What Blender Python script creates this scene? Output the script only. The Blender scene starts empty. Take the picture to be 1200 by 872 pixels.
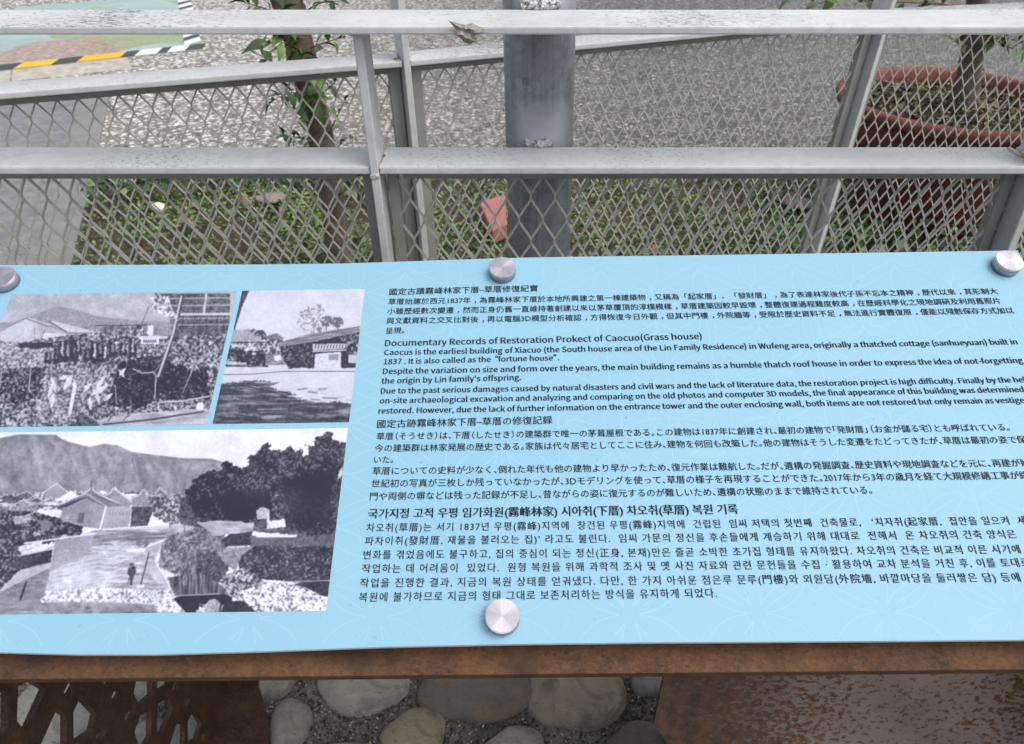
import bpy, bmesh, math, random, os
import numpy as np
from mathutils import Vector, Matrix

S = bpy.context.scene
C = S.collection
random.seed(7)

# ------------------------------------------------------------------ camera
PITCH = math.radians(36.0)
F = 885.0                       # focal length in pixels of the 1200 x 872 photograph
CAMZ = 1.15
cd = bpy.data.cameras.new('camera')
cam = bpy.data.objects.new('camera', cd)
C.objects.link(cam)
cam.location = (0, 0, CAMZ)
cam.rotation_euler = (math.radians(90) - PITCH, 0, 0)
cd.sensor_width = 36
cd.lens = F / 1200 * 36
cd.clip_start = 0.02
cd.clip_end = 300
cd.dof.use_dof = True
cd.dof.focus_distance = 0.72
cd.dof.aperture_fstop = 15
S.camera = cam

# ------------------------------------------------------------------ world and sun (overcast)
SUN_EL, SUN_AZ = math.radians(60), math.radians(118)
W = bpy.data.worlds.new('World')
S.world = W
W.use_nodes = True
nt = W.node_tree
bg = nt.nodes['Background']
sky = nt.nodes.new('ShaderNodeTexSky')
sky.sky_type = 'NISHITA'
sky.sun_disc = False
sky.sun_elevation = SUN_EL
sky.sun_rotation = SUN_AZ
sky.air_density = 1.0
sky.dust_density = 5.0
sky.ozone_density = 1.0
hsv = nt.nodes.new('ShaderNodeHueSaturation')
hsv.inputs['Saturation'].default_value = 0.42      # cloud cover: the sky's blue is mostly greyed out
nt.links.new(sky.outputs[0], hsv.inputs['Color'])
nt.links.new(hsv.outputs[0], bg.inputs['Color'])
bg.inputs['Strength'].default_value = 0.135
sl = bpy.data.lights.new('sun', 'SUN')
sl.energy = 0.6
sl.angle = math.radians(45)
sl.color = (1.0, 0.97, 0.93)
sun = bpy.data.objects.new('sun', sl)
C.objects.link(sun)
# direction towards the sun, Nishita convention (rotation measured from +Y clockwise)
sd = Vector((math.sin(SUN_AZ) * math.cos(SUN_EL), math.cos(SUN_AZ) * math.cos(SUN_EL), math.sin(SUN_EL)))
sun.rotation_euler = sd.to_track_quat('Z', 'Y').to_euler()
S.view_settings.view_transform = 'Standard'
S.view_settings.look = 'None'
S.view_settings.gamma = 1
S.view_settings.exposure = 0.72
S.render.engine = 'CYCLES'
S.cycles.max_bounces = 6

# ------------------------------------------------------------------ measuring helpers
CAM = Vector((0, 0, CAMZ))
sp_, cp_ = math.sin(PITCH), math.cos(PITCH)

def c2w(v):                                     # camera axes (right, up, forward) to world
    return Vector((v[0], v[1] * sp_ + v[2] * cp_, v[1] * cp_ - v[2] * sp_))

def ray(x, y):
    return c2w((x - 600.0, 436.0 - y, F))

def hit(x, y, p, n):
    r = ray(x, y)
    t = (p - CAM).dot(n) / r.dot(n)
    return CAM + r * t

def ground(x, y, z=0.0):
    return hit(x, y, Vector((0, 0, z)), Vector((0, 0, 1)))

def onY(x, y, Y):
    return hit(x, y, Vector((0, Y, 0)), Vector((0, 1, 0)))

def onX(x, y, X):
    return hit(x, y, Vector((X, 0, 0)), Vector((1, 0, 0)))

LEAN = 0.0213                                   # the whole railing leans a little: uprights shift right per metre down

# ------------------------------------------------------------------ mesh helpers
def mesh_obj(name, verts, faces, mat=None, parent=None, smooth=False, mats=None, mi=None):
    me = bpy.data.meshes.new(name)
    me.from_pydata([tuple(v) for v in verts], [], faces)
    if mats:
        for m in mats: me.materials.append(m)
        if mi is not None: me.polygons.foreach_set('material_index', mi)
    elif mat:
        me.materials.append(mat)
    if smooth:
        me.polygons.foreach_set('use_smooth', [True] * len(me.polygons))
    me.update()
    o = bpy.data.objects.new(name, me)
    C.objects.link(o)
    if parent: o.parent = parent
    return o

def from_bm(name, bm, mat, parent=None, smooth=False):
    me = bpy.data.meshes.new(name)
    bmesh.ops.recalc_face_normals(bm, faces=bm.faces)
    bm.to_mesh(me); bm.free()
    me.materials.append(mat)
    if smooth:
        me.polygons.foreach_set('use_smooth', [True] * len(me.polygons))
    o = bpy.data.objects.new(name, me)
    C.objects.link(o)
    if parent: o.parent = parent
    return o

def prism(bm, quad, off):
    """solid from a planar outline and an offset vector"""
    a = [bm.verts.new(Vector(p)) for p in quad]
    b = [bm.verts.new(Vector(p) + Vector(off)) for p in quad]
    n = len(a)
    bm.faces.new(a); bm.faces.new(b[::-1])
    for i in range(n):
        bm.faces.new((a[i], b[i], b[(i + 1) % n], a[(i + 1) % n]))

def bevel(bm, w, seg=2):
    bmesh.ops.bevel(bm, geom=list(bm.edges), offset=w, segments=seg, affect='EDGES', profile=0.6)

def tag(o, label=None, cat=None, group=None, kind=None):
    if label: o['label'] = label
    if cat: o['category'] = cat
    if group: o['group'] = group
    if kind: o['kind'] = kind
    return o

def empty(name, loc=(0, 0, 0)):
    o = bpy.data.objects.new(name, None)
    o.empty_display_size = 0.05
    C.objects.link(o)
    o.location = loc
    return o

def adopt(o, parent):
    """parent while keeping vertices written in world coordinates where they are"""
    o.parent = parent
    o.matrix_parent_inverse = Matrix.Translation(-Vector(parent.location))
    return o

def tube(bm, pts, rads, n=10, jag=0.0, rnd=None):
    rings = []
    for i, p in enumerate(pts):
        p = Vector(p)
        d = (Vector(pts[min(i + 1, len(pts) - 1)]) - Vector(pts[max(i - 1, 0)])).normalized()
        a = d.orthogonal().normalized() if i == 0 else (a - d * a.dot(d)).normalized()
        b = d.cross(a)
        ring = []
        for k in range(n):
            t = 2 * math.pi * k / n
            r = rads[i] * (1 + (rnd.uniform(-jag, jag) if rnd else 0))
            ring.append(bm.verts.new(p + a * math.cos(t) * r + b * math.sin(t) * r))
        rings.append(ring)
    for r0, r1 in zip(rings, rings[1:]):
        for k in range(n):
            bm.faces.new((r0[k], r0[(k + 1) % n], r1[(k + 1) % n], r1[k]))
    bm.faces.new(rings[0][::-1]); bm.faces.new(rings[-1])

# ------------------------------------------------------------------ material helpers
def srgb(r, g, b):
    f = lambda c: (c / 255 / 12.92) if c / 255 <= 0.04045 else ((c / 255 + 0.055) / 1.055) ** 2.4
    return (f(r), f(g), f(b), 1)

class M:
    def __init__(s, name, rough=0.6, metal=0.0, color=(0.5, 0.5, 0.5, 1), spec=0.5):
        s.m = bpy.data.materials.new(name); s.m.use_nodes = True
        s.t = s.m.node_tree; s.b = s.t.nodes['Principled BSDF']
        s.b.inputs['Roughness'].default_value = rough
        s.b.inputs['Metallic'].default_value = metal
        s.b.inputs['Base Color'].default_value = color
        s.b.inputs['Specular IOR Level'].default_value = spec
        s.tc = None
    def n(s, typ, **kw):
        nd = s.t.nodes.new(typ)
        for k, v in kw.items():
            if hasattr(nd, k): setattr(nd, k, v)
            else: nd.inputs[k.replace('_', ' ')].default_value = v
        return nd
    def l(s, a, b): s.t.links.new(a, b)
    def co(s, scale=(1, 1, 1), kind='Object'):
        if s.tc is None: s.tc = s.n('ShaderNodeTexCoord')
        mp = s.n('ShaderNodeMapping'); mp.inputs['Scale'].default_value = scale
        s.l(s.tc.outputs[kind], mp.inputs[0]); return mp.outputs[0]
    def noise(s, scale, detail=4, rough=0.6, co=None, dist=0.0):
        nd = s.n('ShaderNodeTexNoise'); nd.inputs['Scale'].default_value = scale
        nd.inputs['Detail'].default_value = detail; nd.inputs['Roughness'].default_value = rough
        nd.inputs['Distortion'].default_value = dist
        s.l(co if co is not None else s.co(), nd.inputs['Vector']); return nd.outputs['Fac']
    def voro(s, scale, out='Distance', feature='F1', co=None, rnd=1.0):
        nd = s.n('ShaderNodeTexVoronoi'); nd.feature = feature
        nd.inputs['Scale'].default_value = scale; nd.inputs['Randomness'].default_value = rnd
        s.l(co if co is not None else s.co(), nd.inputs['Vector']); return nd.outputs[out]
    def ramp(s, fac, stops, interp='LINEAR'):
        nd = s.n('ShaderNodeValToRGB'); cr = nd.color_ramp; cr.interpolation = interp
        cr.elements[0].position, cr.elements[0].color = stops[0]
        cr.elements[1].position, cr.elements[1].color = stops[-1]
        for p, c in stops[1:-1]:
            e = cr.elements.new(p); e.color = c
        s.l(fac, nd.inputs[0]); return nd.outputs[0]
    def mix(s, fac, a, b, mode='MIX'):
        nd = s.n('ShaderNodeMix'); nd.data_type = 'RGBA'; nd.blend_type = mode
        for sock, v in ((nd.inputs[0], fac), (nd.inputs[6], a), (nd.inputs[7], b)):
            if hasattr(v, 'is_linked') or hasattr(v, 'links'): s.l(v, sock)
            else: sock.default_value = v
        return nd.outputs[2]
    def math(s, op, a, b=0.0):
        nd = s.n('ShaderNodeMath'); nd.operation = op
        for sock, v in ((nd.inputs[0], a), (nd.inputs[1], b)):
            if hasattr(v, 'links'): s.l(v, sock)
            else: sock.default_value = v
        return nd.outputs[0]
    def base(s, c): s.l(c, s.b.inputs['Base Color']); return s
    def rough(s, c): s.l(c, s.b.inputs['Roughness']); return s
    def bump(s, h, strength=0.4, dist=0.002):
        nd = s.n('ShaderNodeBump'); nd.inputs['Strength'].default_value = strength
        nd.inputs['Distance'].default_value = dist
        s.l(h, nd.inputs['Height']); s.l(nd.outputs[0], s.b.inputs['Normal']); return s

def g(v, a=None):
    return (v, v, v, 1)

def m_paint():                                            # grey painted steel with flaked specks on top
    m = M('grey_railing_paint', 0.42)
    n1 = m.noise(6, 5, 0.6)
    c = m.ramp(n1, [(0.3, srgb(184, 186, 187)), (0.7, srgb(202, 203, 204))])
    fleck = m.noise(1, 4, 0.75, m.co((150, 330, 330)))
    area = m.noise(2.1, 3, 0.5, m.co((1.6, 1, 1)))
    geo = m.n('ShaderNodeNewGeometry')
    sep = m.n('ShaderNodeSeparateXYZ'); m.l(geo.outputs['True Normal'], sep.inputs[0])
    up = m.ramp(sep.outputs[2], [(0.6, g(0)), (0.8, g(1))])
    thr = m.math('SUBTRACT', fleck, m.math('MULTIPLY', m.math('SUBTRACT', 0.62, area), 0.55))
    mask = m.ramp(thr, [(0.535, g(0)), (0.565, g(1))])
    mask = m.math('MULTIPLY', mask, up)
    c = m.mix(mask, c, srgb(62, 62, 66))
    dirt = m.ramp(m.noise(60, 4, 0.7), [(0.45, g(0)), (0.75, g(0.35))])
    c = m.mix(dirt, c, srgb(140, 141, 140))
    m.base(c)
    m.bump(m.noise(220, 3, 0.6), 0.12, 0.001)
    return m.m
PAINT = m_paint()

def m_simple(name, c1, c2, scale=20, rough=0.6, metal=0.0, b=0.2, bs=80, bd=0.001, spec=0.5):
    m = M(name, rough, metal, spec=spec)
    m.base(m.ramp(m.noise(scale, 5, 0.65), [(0.3, c1), (0.7, c2)]))
    if b: m.bump(m.noise(bs, 4, 0.6), b, bd)
    return m.m
MESHP = m_simple('grey_mesh_paint', srgb(146, 146, 140), srgb(170, 170, 164), 30, 0.5)
FRAMEP = m_simple('grey_frame_paint', srgb(128, 129, 125), srgb(148, 149, 146), 14, 0.5)

def m_galv():
    m = M('galvanised_steel', 0.36, 0.35)
    vs_ = m.n('ShaderNodeSeparateColor'); m.l(m.voro(120, 'Color'), vs_.inputs[0]); v = vs_.outputs[0]
    n = m.noise(9, 5, 0.7, m.co((1, 1, 0.35)))
    c = m.ramp(n, [(0.3, srgb(112, 120, 130)), (0.7, srgb(160, 167, 175))])
    c = m.mix(0.25, c, v, 'SOFT_LIGHT')
    st = m.noise(1, 5, 0.7, m.co((90, 90, 5)))
    c = m.mix(m.ramp(st, [(0.46, g(0)), (0.7, g(0.6))]), c, srgb(172, 180, 188))
    c = m.mix(m.ramp(m.noise(1, 5, 0.8, m.co((150, 150, 9))), [(0.52, g(0)), (0.72, g(0.6))]), c, srgb(84, 90, 98))
    # sprayed silver paint just above each weld (a band with a soft edge)
    sep = m.n('ShaderNodeSeparateXYZ'); m.l(m.tc.outputs['Object'], sep.inputs[0])
    z = m.math('ADD', sep.outputs[2], m.math('MULTIPLY', m.noise(16, 3, 0.5), 0.03))
    band = m.ramp(z, [(0.805, g(0)), (0.818, g(1)), (0.853, g(1)), (0.888, g(0))])
    nd = band.node
    band2 = m.ramp(z, [(0.975, g(0)), (0.99, g(1))])
    side = m.ramp(m.math('ABSOLUTE', m.math('ADD', sep.outputs[0], -0.041)), [(0.026, g(0.92)), (0.044, g(0))])
    k = m.math('MULTIPLY', m.math('MAXIMUM', band, band2), side)
    c = m.mix(k, c, srgb(178, 180, 188))
    m.base(c)
    m.bump(m.noise(140, 3, 0.6), 0.15, 0.001)
    return m.m
GALV = m_galv()

def m_weld():
    m = M('silver_weld_paint', 0.33, 0.6)
    m.base(m.ramp(m.noise(160, 4, 0.7), [(0.38, srgb(70, 68, 66)), (0.5, srgb(196, 198, 200)), (0.8, srgb(226, 228, 230))]))
    m.bump(m.noise(300, 4, 0.7), 0.8, 0.003)
    return m.m
WELD = m_weld()

def m_rust(name, dark, mid, lite, wear=0.0):
    m = M(name, 0.62, 0.0, spec=0.35)
    n = m.noise(26, 6, 0.72)
    st = m.noise(1, 6, 0.8, m.co((190, 330, 330)))
    c = m.ramp(n, [(0.3, dark), (0.5, mid), (0.74, lite)])
    c = m.mix(m.ramp(st, [(0.46, g(0)), (0.62, g(0.7))]), c, lite)
    c = m.mix(m.ramp(m.noise(330, 4, 0.7), [(0.54, g(0)), (0.66, g(0.75))]), c, dark)
    blot = m.noise(11, 4, 0.6)
    c = m.mix(m.ramp(blot, [(0.55, g(0)), (0.68, g(0.7))]), c, dark)
    m.base(c)
    m.bump(m.noise(520, 5, 0.8), 0.9, 0.0016)
    return m.m
RUST = m_rust('weathering_steel', srgb(52, 39, 32), srgb(88, 62, 44), srgb(120, 84, 54))
RUST_SHADE = m_rust('shade_toned_weathering_steel', srgb(36, 27, 22), srgb(54, 39, 30), srgb(90, 64, 46))  # steel copy with the shade under the board put into its colour

def m_spotted():
    m = M('spotted_weathering_steel', 0.42, 0.0)
    big = m.noise(6, 4, 0.6)
    c = m.ramp(big, [(0.3, srgb(82, 72, 66)), (0.7, srgb(114, 104, 98))])
    rot = m.n('ShaderNodeMapping'); rot.inputs['Rotation'].default_value = (0, 0.6, 0); rot.inputs['Scale'].default_value = (140, 140, 280)
    m.co(); m.l(m.tc.outputs['Object'], rot.inputs[0])
    sp = m.noise(1, 4, 0.6, rot.outputs[0])
    dens = m.noise(3.4, 2, 0.5)
    t = m.math('ADD', sp, m.math('MULTIPLY', m.math('SUBTRACT', dens, 0.46), 0.7))
    mask = m.ramp(t, [(0.48, g(0)), (0.53, g(1))])
    c = m.mix(mask, c, m.ramp(m.noise(200, 2, 0.5), [(0.4, srgb(52, 34, 22)), (0.6, srgb(84, 54, 34))]))
    sep = m.n('ShaderNodeSeparateXYZ'); m.l(m.tc.outputs['Object'], sep.inputs[0])
    edge = m.math('ADD', sep.outputs[0], m.math('MULTIPLY', m.noise(14, 5, 0.7), 0.10))
    em = m.ramp(edge, [(0.25, g(1)), (0.30, g(0.6)), (0.36, g(0))])
    c = m.mix(em, c, m.ramp(m.noise(70, 5, 0.7), [(0.35, srgb(40, 28, 20)), (0.65, srgb(84, 54, 36))]))
    m.base(c)
    m.l(m.ramp(m.math('MAXIMUM', mask, em), [(0, g(0.12)), (1, g(0))]), m.b.inputs['Metallic'])
    m.rough(m.ramp(mask, [(0, g(0.38)), (1, g(0.75))]))
    m.bump(m.noise(300, 4, 0.7), 0.35, 0.001)
    return m.m
SPOT = m_spotted()

def m_panel():
    m = M('light_blue_print', 0.42, 0.0, spec=0.22)
    n = m.noise(5, 3, 0.5)
    c = m.ramp(n, [(0.3, srgb(127, 169, 190)), (0.7, srgb(132, 173, 193))])
    sp = m.noise(260, 3, 0.7)
    c = m.mix(m.ramp(sp, [(0.62, g(0)), (0.80, g(0.5))]), c, srgb(84, 128, 158))
    dust = m.noise(13, 6, 0.75)
    c = m.mix(m.ramp(dust, [(0.5, g(0)), (0.8, g(0.25))]), c, srgb(140, 172, 190))
    spk = m.voro(95, 'Distance'); hit_ = m.ramp(spk, [(0.05, g(1)), (0.09, g(0))])
    gate = m.ramp(m.noise(37, 2, 0.5), [(0.60, g(0)), (0.64, g(0.6))])
    c = m.mix(m.math('MULTIPLY', hit_, gate), c, srgb(70, 96, 120))
    m.base(c)
    m.bump(m.noise(500, 2, 0.6), 0.05, 0.0005)
    return m.m
PANEL = m_panel()
PANEL_EDGE = M('white_panel_edge', 0.4, color=srgb(222, 224, 228)).m
INK = M('dark_navy_ink', 0.6, color=srgb(20, 28, 42), spec=.15).m
PATTERN = M('pale_pattern_print', 0.42, color=srgb(136, 177, 197), spec=.22).m

def m_cap():
    m = M('brushed_metal_cap', 0.40, 0.75)
    sep = m.n('ShaderNodeSeparateXYZ'); m.co(); m.l(m.tc.outputs['Object'], sep.inputs[0])
    ang = m.math('ARCTAN2', sep.outputs[1], sep.outputs[0])
    cb = m.n('ShaderNodeCombineXYZ'); m.l(ang, cb.inputs[0])
    n = m.noise(2.2, 5, 0.7, cb.outputs[0])
    m.base(m.ramp(n, [(0.25, srgb(150, 149, 157)), (0.75, srgb(186, 184, 190))]))
    m.b.inputs['Anisotropic'].default_value = 0.5
    m.rough(m.ramp(n, [(0.3, g(0.36)), (0.7, g(0.5))]))
    return m.m
CAP = m_cap()

def m_aggregate():
    m = M('exposed_aggregate', 0.75)
    v = m.voro(48, 'Color'); d = m.voro(48, 'Distance')
    v2 = m.voro(95, 'Color')
    bw = m.n('ShaderNodeSeparateColor'); m.l(v, bw.inputs[0])
    stone = m.ramp(bw.outputs[0], [(0.0, srgb(92, 90, 88)), (0.35, srgb(142, 140, 135)), (0.62, srgb(178, 175, 168)), (0.88, srgb(222, 218, 210))])
    gap = m.ramp(d, [(0.38, g(0)), (0.66, g(0.8))])
    c = m.mix(gap, stone, srgb(88, 86, 83))
    b2 = m.n('ShaderNodeSeparateColor'); m.l(v2, b2.inputs[0])
    # the paving is paler towards the painted board, darker to the right
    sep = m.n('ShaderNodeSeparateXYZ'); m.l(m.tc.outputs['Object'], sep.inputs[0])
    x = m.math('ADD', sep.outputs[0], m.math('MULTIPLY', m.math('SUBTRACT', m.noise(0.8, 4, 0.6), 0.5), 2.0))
    darken = m.ramp(m.math('MULTIPLY', m.math('ADD', x, 2.5), 0.2), [(0.15, g(0)), (0.62, g(0.80))])
    c = m.mix(darken, c, srgb(56, 56, 58), 'MIX')
    c = m.mix(m.ramp(b2.outputs[1], [(0.90, g(0)), (0.95, g(0.45))]), c, srgb(216, 213, 206))
    m.base(c)
    m.bump(m.math('SUBTRACT', 1.0, d), 0.35, 0.005)
    return m.m
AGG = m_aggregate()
DARKPATH = m_simple('grey_stone_path', srgb(98, 98, 99), srgb(134, 134, 134), 14, 0.55, b=0.6, bs=24, bd=0.01)
KERBM = m_simple('smooth_concrete', srgb(112, 112, 111), srgb(130, 129, 127), 8, 0.7, b=0.25, bs=120)
KERB2 = m_simple('weathered_concrete', srgb(140, 136, 126), srgb(188, 182, 170), 16, 0.8, b=0.4, bs=60, bd=0.003)
SOIL = m_simple('brown_soil', srgb(50, 46, 34), srgb(86, 76, 56), 22, 0.95, b=0.9, bs=60, bd=0.02)
POTSOIL = m_simple('dark_potting_soil', srgb(44, 38, 32), srgb(84, 72, 60), 40, 0.95, b=1.0, bs=70, bd=0.02)
MORTAR = m_simple('gritty_mortar', srgb(52, 50, 47), srgb(128, 124, 117), 9, 0.85, b=0.9, bs=150, bd=0.006)
TERRA = m_simple('terracotta', srgb(78, 38, 31), srgb(108, 54, 43), 14, 0.8, b=0.3, bs=70)
TERRAR = m_simple('faded_terracotta_rim', srgb(100, 54, 46), srgb(138, 82, 70), 22, 0.85, b=0.3, bs=70)
BARK = m_simple('grey_brown_bark', srgb(66, 58, 50), srgb(118, 106, 94), 26, 0.9, b=0.9, bs=60, bd=0.006)
TWIG = m_simple('brown_twig', srgb(92, 70, 48), srgb(140, 112, 76), 30, 0.8, b=0)

def m_leaf(name, c1, c2, c3=None, spec=0.4):
    m = M(name, 0.45, spec=spec)
    oi = m.n('ShaderNodeObjectInfo')
    n = m.noise(9, 3, 0.6)
    f = m.math('ADD', m.math('MULTIPLY', oi.outputs['Random'], 0.6), m.math('MULTIPLY', n, 0.5))
    st = [(0.15, c1), (0.75, c2)] if c3 is None else [(0.12, c1), (0.5, c2), (0.9, c3)]
    m.base(m.ramp(f, st))
    m.b.inputs['Transmission Weight'].default_value = 0.0
    m.b.inputs['Subsurface Weight'].default_value = 0.0
    return m.m
LEAF = m_leaf('glossy_green_leaf', srgb(42, 62, 34), srgb(70, 96, 48), srgb(106, 132, 58))
def m_cover(name, a, b, c):
    m = M(name, 0.5)
    v = m.voro(60, 'Color'); s = m.n('ShaderNodeSeparateColor'); m.l(v, s.inputs[0])
    f = m.math('ADD', m.math('MULTIPLY', s.outputs[0], 0.7), m.math('MULTIPLY', m.noise(2.5, 3, 0.6), 0.35))
    m.base(m.ramp(f, [(0.15, a), (0.5, b), (0.85, c)])); return m.m
COVER = m_cover('ground_cover_green', srgb(56, 80, 34), srgb(92, 120, 48), srgb(130, 152, 74))
COVERD = m_cover('ground_cover_dark', srgb(34, 56, 36), srgb(50, 78, 48), srgb(78, 104, 62))
DRY = m_simple('dry_leaf_brown', srgb(112, 80, 60), srgb(158, 124, 96), 8, 0.7, b=0)
STRAW = m_simple('straw_fragments', srgb(96, 82, 62), srgb(140, 124, 98), 8, 0.8, b=0)

# ================================================================== GROUND
GX0, GX1 = -14.0, 14.0
def slab(name, outline, z0, z1, mat, **kw):
    bm = bmesh.new()
    prism(bm, [(x, y, z1) for x, y in outline], (0, 0, z0 - z1))
    return from_bm(name, bm, mat)

gr = mesh_obj('ground', [(-60, -60, -0.02), (60, -60, -0.02), (60, 120, -0.02), (-60, 120, -0.02)], [(0, 1, 2, 3)], MORTAR)
tag(gr, kind='structure')
def strip_x(y):                                    # right-hand edge of the grey path on the left
    a, b = ground(130, 110), ground(85, 310)
    return a.x + (b.x - a.x) * (y - a.y) / (b.y - a.y)
BEDY = ground(600, 192).y
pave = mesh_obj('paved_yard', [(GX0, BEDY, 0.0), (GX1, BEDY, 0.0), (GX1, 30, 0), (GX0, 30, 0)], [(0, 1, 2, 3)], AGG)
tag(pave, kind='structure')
bed = slab('planting_bed', [(strip_x(1.05), 1.05), (3.4, 1.05), (3.4, BEDY - 0.06), (strip_x(BEDY - 0.06), BEDY - 0.06)], -0.1, -0.012, SOIL)
tag(bed, kind='structure')
bk = slab('bed_kerb', [(strip_x(BEDY - 0.06), BEDY - 0.06), (3.4, BEDY - 0.06), (3.4, BEDY), (strip_x(BEDY), BEDY)], -0.1, 0.012, KERBM)
tag(bk, kind='structure')
sw = 0.13
YE0, YE1 = ground(-40, 98).y, ground(128, 92).y
path = mesh_obj('side_path', [(-9, -1, 0.004), (strip_x(-1) - sw, -1, 0.004), (strip_x(YE1) - sw, YE1, 0.004), (-9, YE0 - .5, 0.004)], [(0, 1, 2, 3)], DARKPATH)
tag(path, kind='structure')
pk = slab('path_kerb', [(strip_x(-1) - sw, -1), (strip_x(-1), -1), (strip_x(YE1), YE1), (strip_x(YE1) - sw, YE1)], -0.1, 0.008, KERBM)
tag(pk, kind='structure')

# ---- cobbled strip under the sign
cob = mesh_obj('cobbled_ground', [(-1.5, -1.0, 0.0), (3.4, -1.0, 0.0), (3.4, 1.05, 0.0), (-1.5, 1.05, 0.0)], [(0, 1, 2, 3)], MORTAR)
tag(cob, kind='structure')
def m_cobble(name, c1, c2, stain):
    m = M(name, 0.62)
    oi = m.n('ShaderNodeObjectInfo')
    n = m.noise(2.2, 5, 0.65)
    c = m.ramp(n, [(0.3, c1), (0.7, c2)])
    c = m.mix(m.ramp(m.noise(1.3, 3, 0.6, dist=0.8), [(0.5, g(0)), (0.62, g(0.6))]), c, stain)
    c = m.mix(m.ramp(m.noise(26, 4, 0.7), [(0.62, g(0)), (0.72, g(0.7))]), c, srgb(52, 50, 48))
    pit = m.noise(60, 5, 0.75)
    c = m.mix(m.ramp(pit, [(0.5, g(0)), (0.72, g(0.4))]), c, srgb(150, 148, 142))
    c = m.mix(m.ramp(m.noise(5, 6, 0.7, dist=1.5), [(0.56, g(0)), (0.66, g(0.45))]), c, srgb(66, 64, 60))
    m.base(c); m.bump(m.math('ADD', m.noise(9, 5, 0.7), m.math('MULTIPLY', pit, 0.4)), 0.7, 0.012); return m.m
COBM = [m_cobble('grey_cobble', srgb(126, 124, 116), srgb(164, 160, 150), srgb(100, 96, 90)),
        m_cobble('dark_cobble', srgb(92, 88, 84), srgb(124, 116, 106), srgb(136, 114, 90)),
        m_cobble('tan_cobble', srgb(136, 126, 106), srgb(166, 155, 132), srgb(82, 78, 72)),
        m_cobble('pale_cobble', srgb(142, 140, 130), srgb(176, 172, 160), srgb(96, 95, 90))]
cob_mesh = {}
def cobble_mesh(kind, var):
    if (kind, var) in cob_mesh: return cob_mesh[(kind, var)]
    bm = bmesh.new(); bmesh.ops.create_icosphere(bm, subdivisions=3, radius=1.0)
    r = random.Random(var * 17 + 3)
    ph = [r.uniform(0, 6.28) for _ in range(4)]
    for v in bm.verts:
        a = math.atan2(v.co.y, v.co.x)
        k = 1 + 0.09 * math.sin(2 * a + ph[0]) + 0.06 * math.sin(3 * a + ph[1]) + 0.03 * math.sin(5 * a + ph[2])
        h = v.co.z
        flat = (abs(h) ** 1.0) * (1 if h > 0 else -1)
        s = math.sqrt(max(0.0, 1 - h * h))
        q = s ** 0.62 if s > 0 else 0
        if s > 1e-5:
            v.co.x *= k * q / s; v.co.y *= k * q / s
        v.co.z = flat * (1 + 0.08 * math.sin(3 * v.co.x + ph[3]) * math.cos(2 * v.co.y))
    me = bpy.data.meshes.new('cobblestone'); bm.to_mesh(me); bm.free()
    me.materials.append(COBM[kind])
    me.polygons.foreach_set('use_smooth', [True] * len(me.polygons))
    cob_mesh[(kind, var)] = me; return me
placed = []
def cobble(x, y, rx, ry, kind, rot, h=0.022):
    o = bpy.data.objects.new('cobblestone', cobble_mesh(kind, random.randrange(5)))
    C.objects.link(o); o.parent = cob
    o.location = (x, y, 0.0); o.scale = (rx, ry, h); o.rotation_euler = (random.uniform(-.06, .06), random.uniform(-.06, .06), rot)
    placed.append((x, y, max(rx, ry)))
for px, py, rx, ry, kd in [(425, 803, 56, 29, 3), (316, 803, 24, 20, 0), (340, 852, 25, 28, 0), (486, 862, 37, 28, 2), (558, 806, 58, 42, 1),
                           (674, 808, 50, 49, 2), (603, 880, 36, 24, 3), (762, 800, 20, 20, 0), (748, 876, 36, 26, 1),
                           (60, 850, 60, 46, 3), (160, 800, 44, 30, 0), (238, 862, 40, 36, 0), (165, 880, 32, 30, 3), (400, 895, 42, 22, 0)]:
    p = ground(px, py); e = ground(px + rx, py); f = ground(px, py - ry)
    cobble(p.x, p.y, (e - p).length * 1.08, (f - p).length * 1.08, kd, 0)
tries = 0
while len(placed) < 215 and tries < 9000:
    tries += 1
    x, y = random.uniform(-1.45, 1.9), random.uniform(-0.6, 1.02)
    r = random.uniform(0.04, 0.085)
    if all((x - a) ** 2 + (y - b) ** 2 > (r + c) ** 2 * 0.80 for a, b, c in placed):
        cobble(x, y, r, r * random.uniform(0.7, 0.95), random.choice([0, 0, 1, 2, 3]), random.uniform(0, 3.1), random.uniform(0.014, 0.026))

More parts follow.
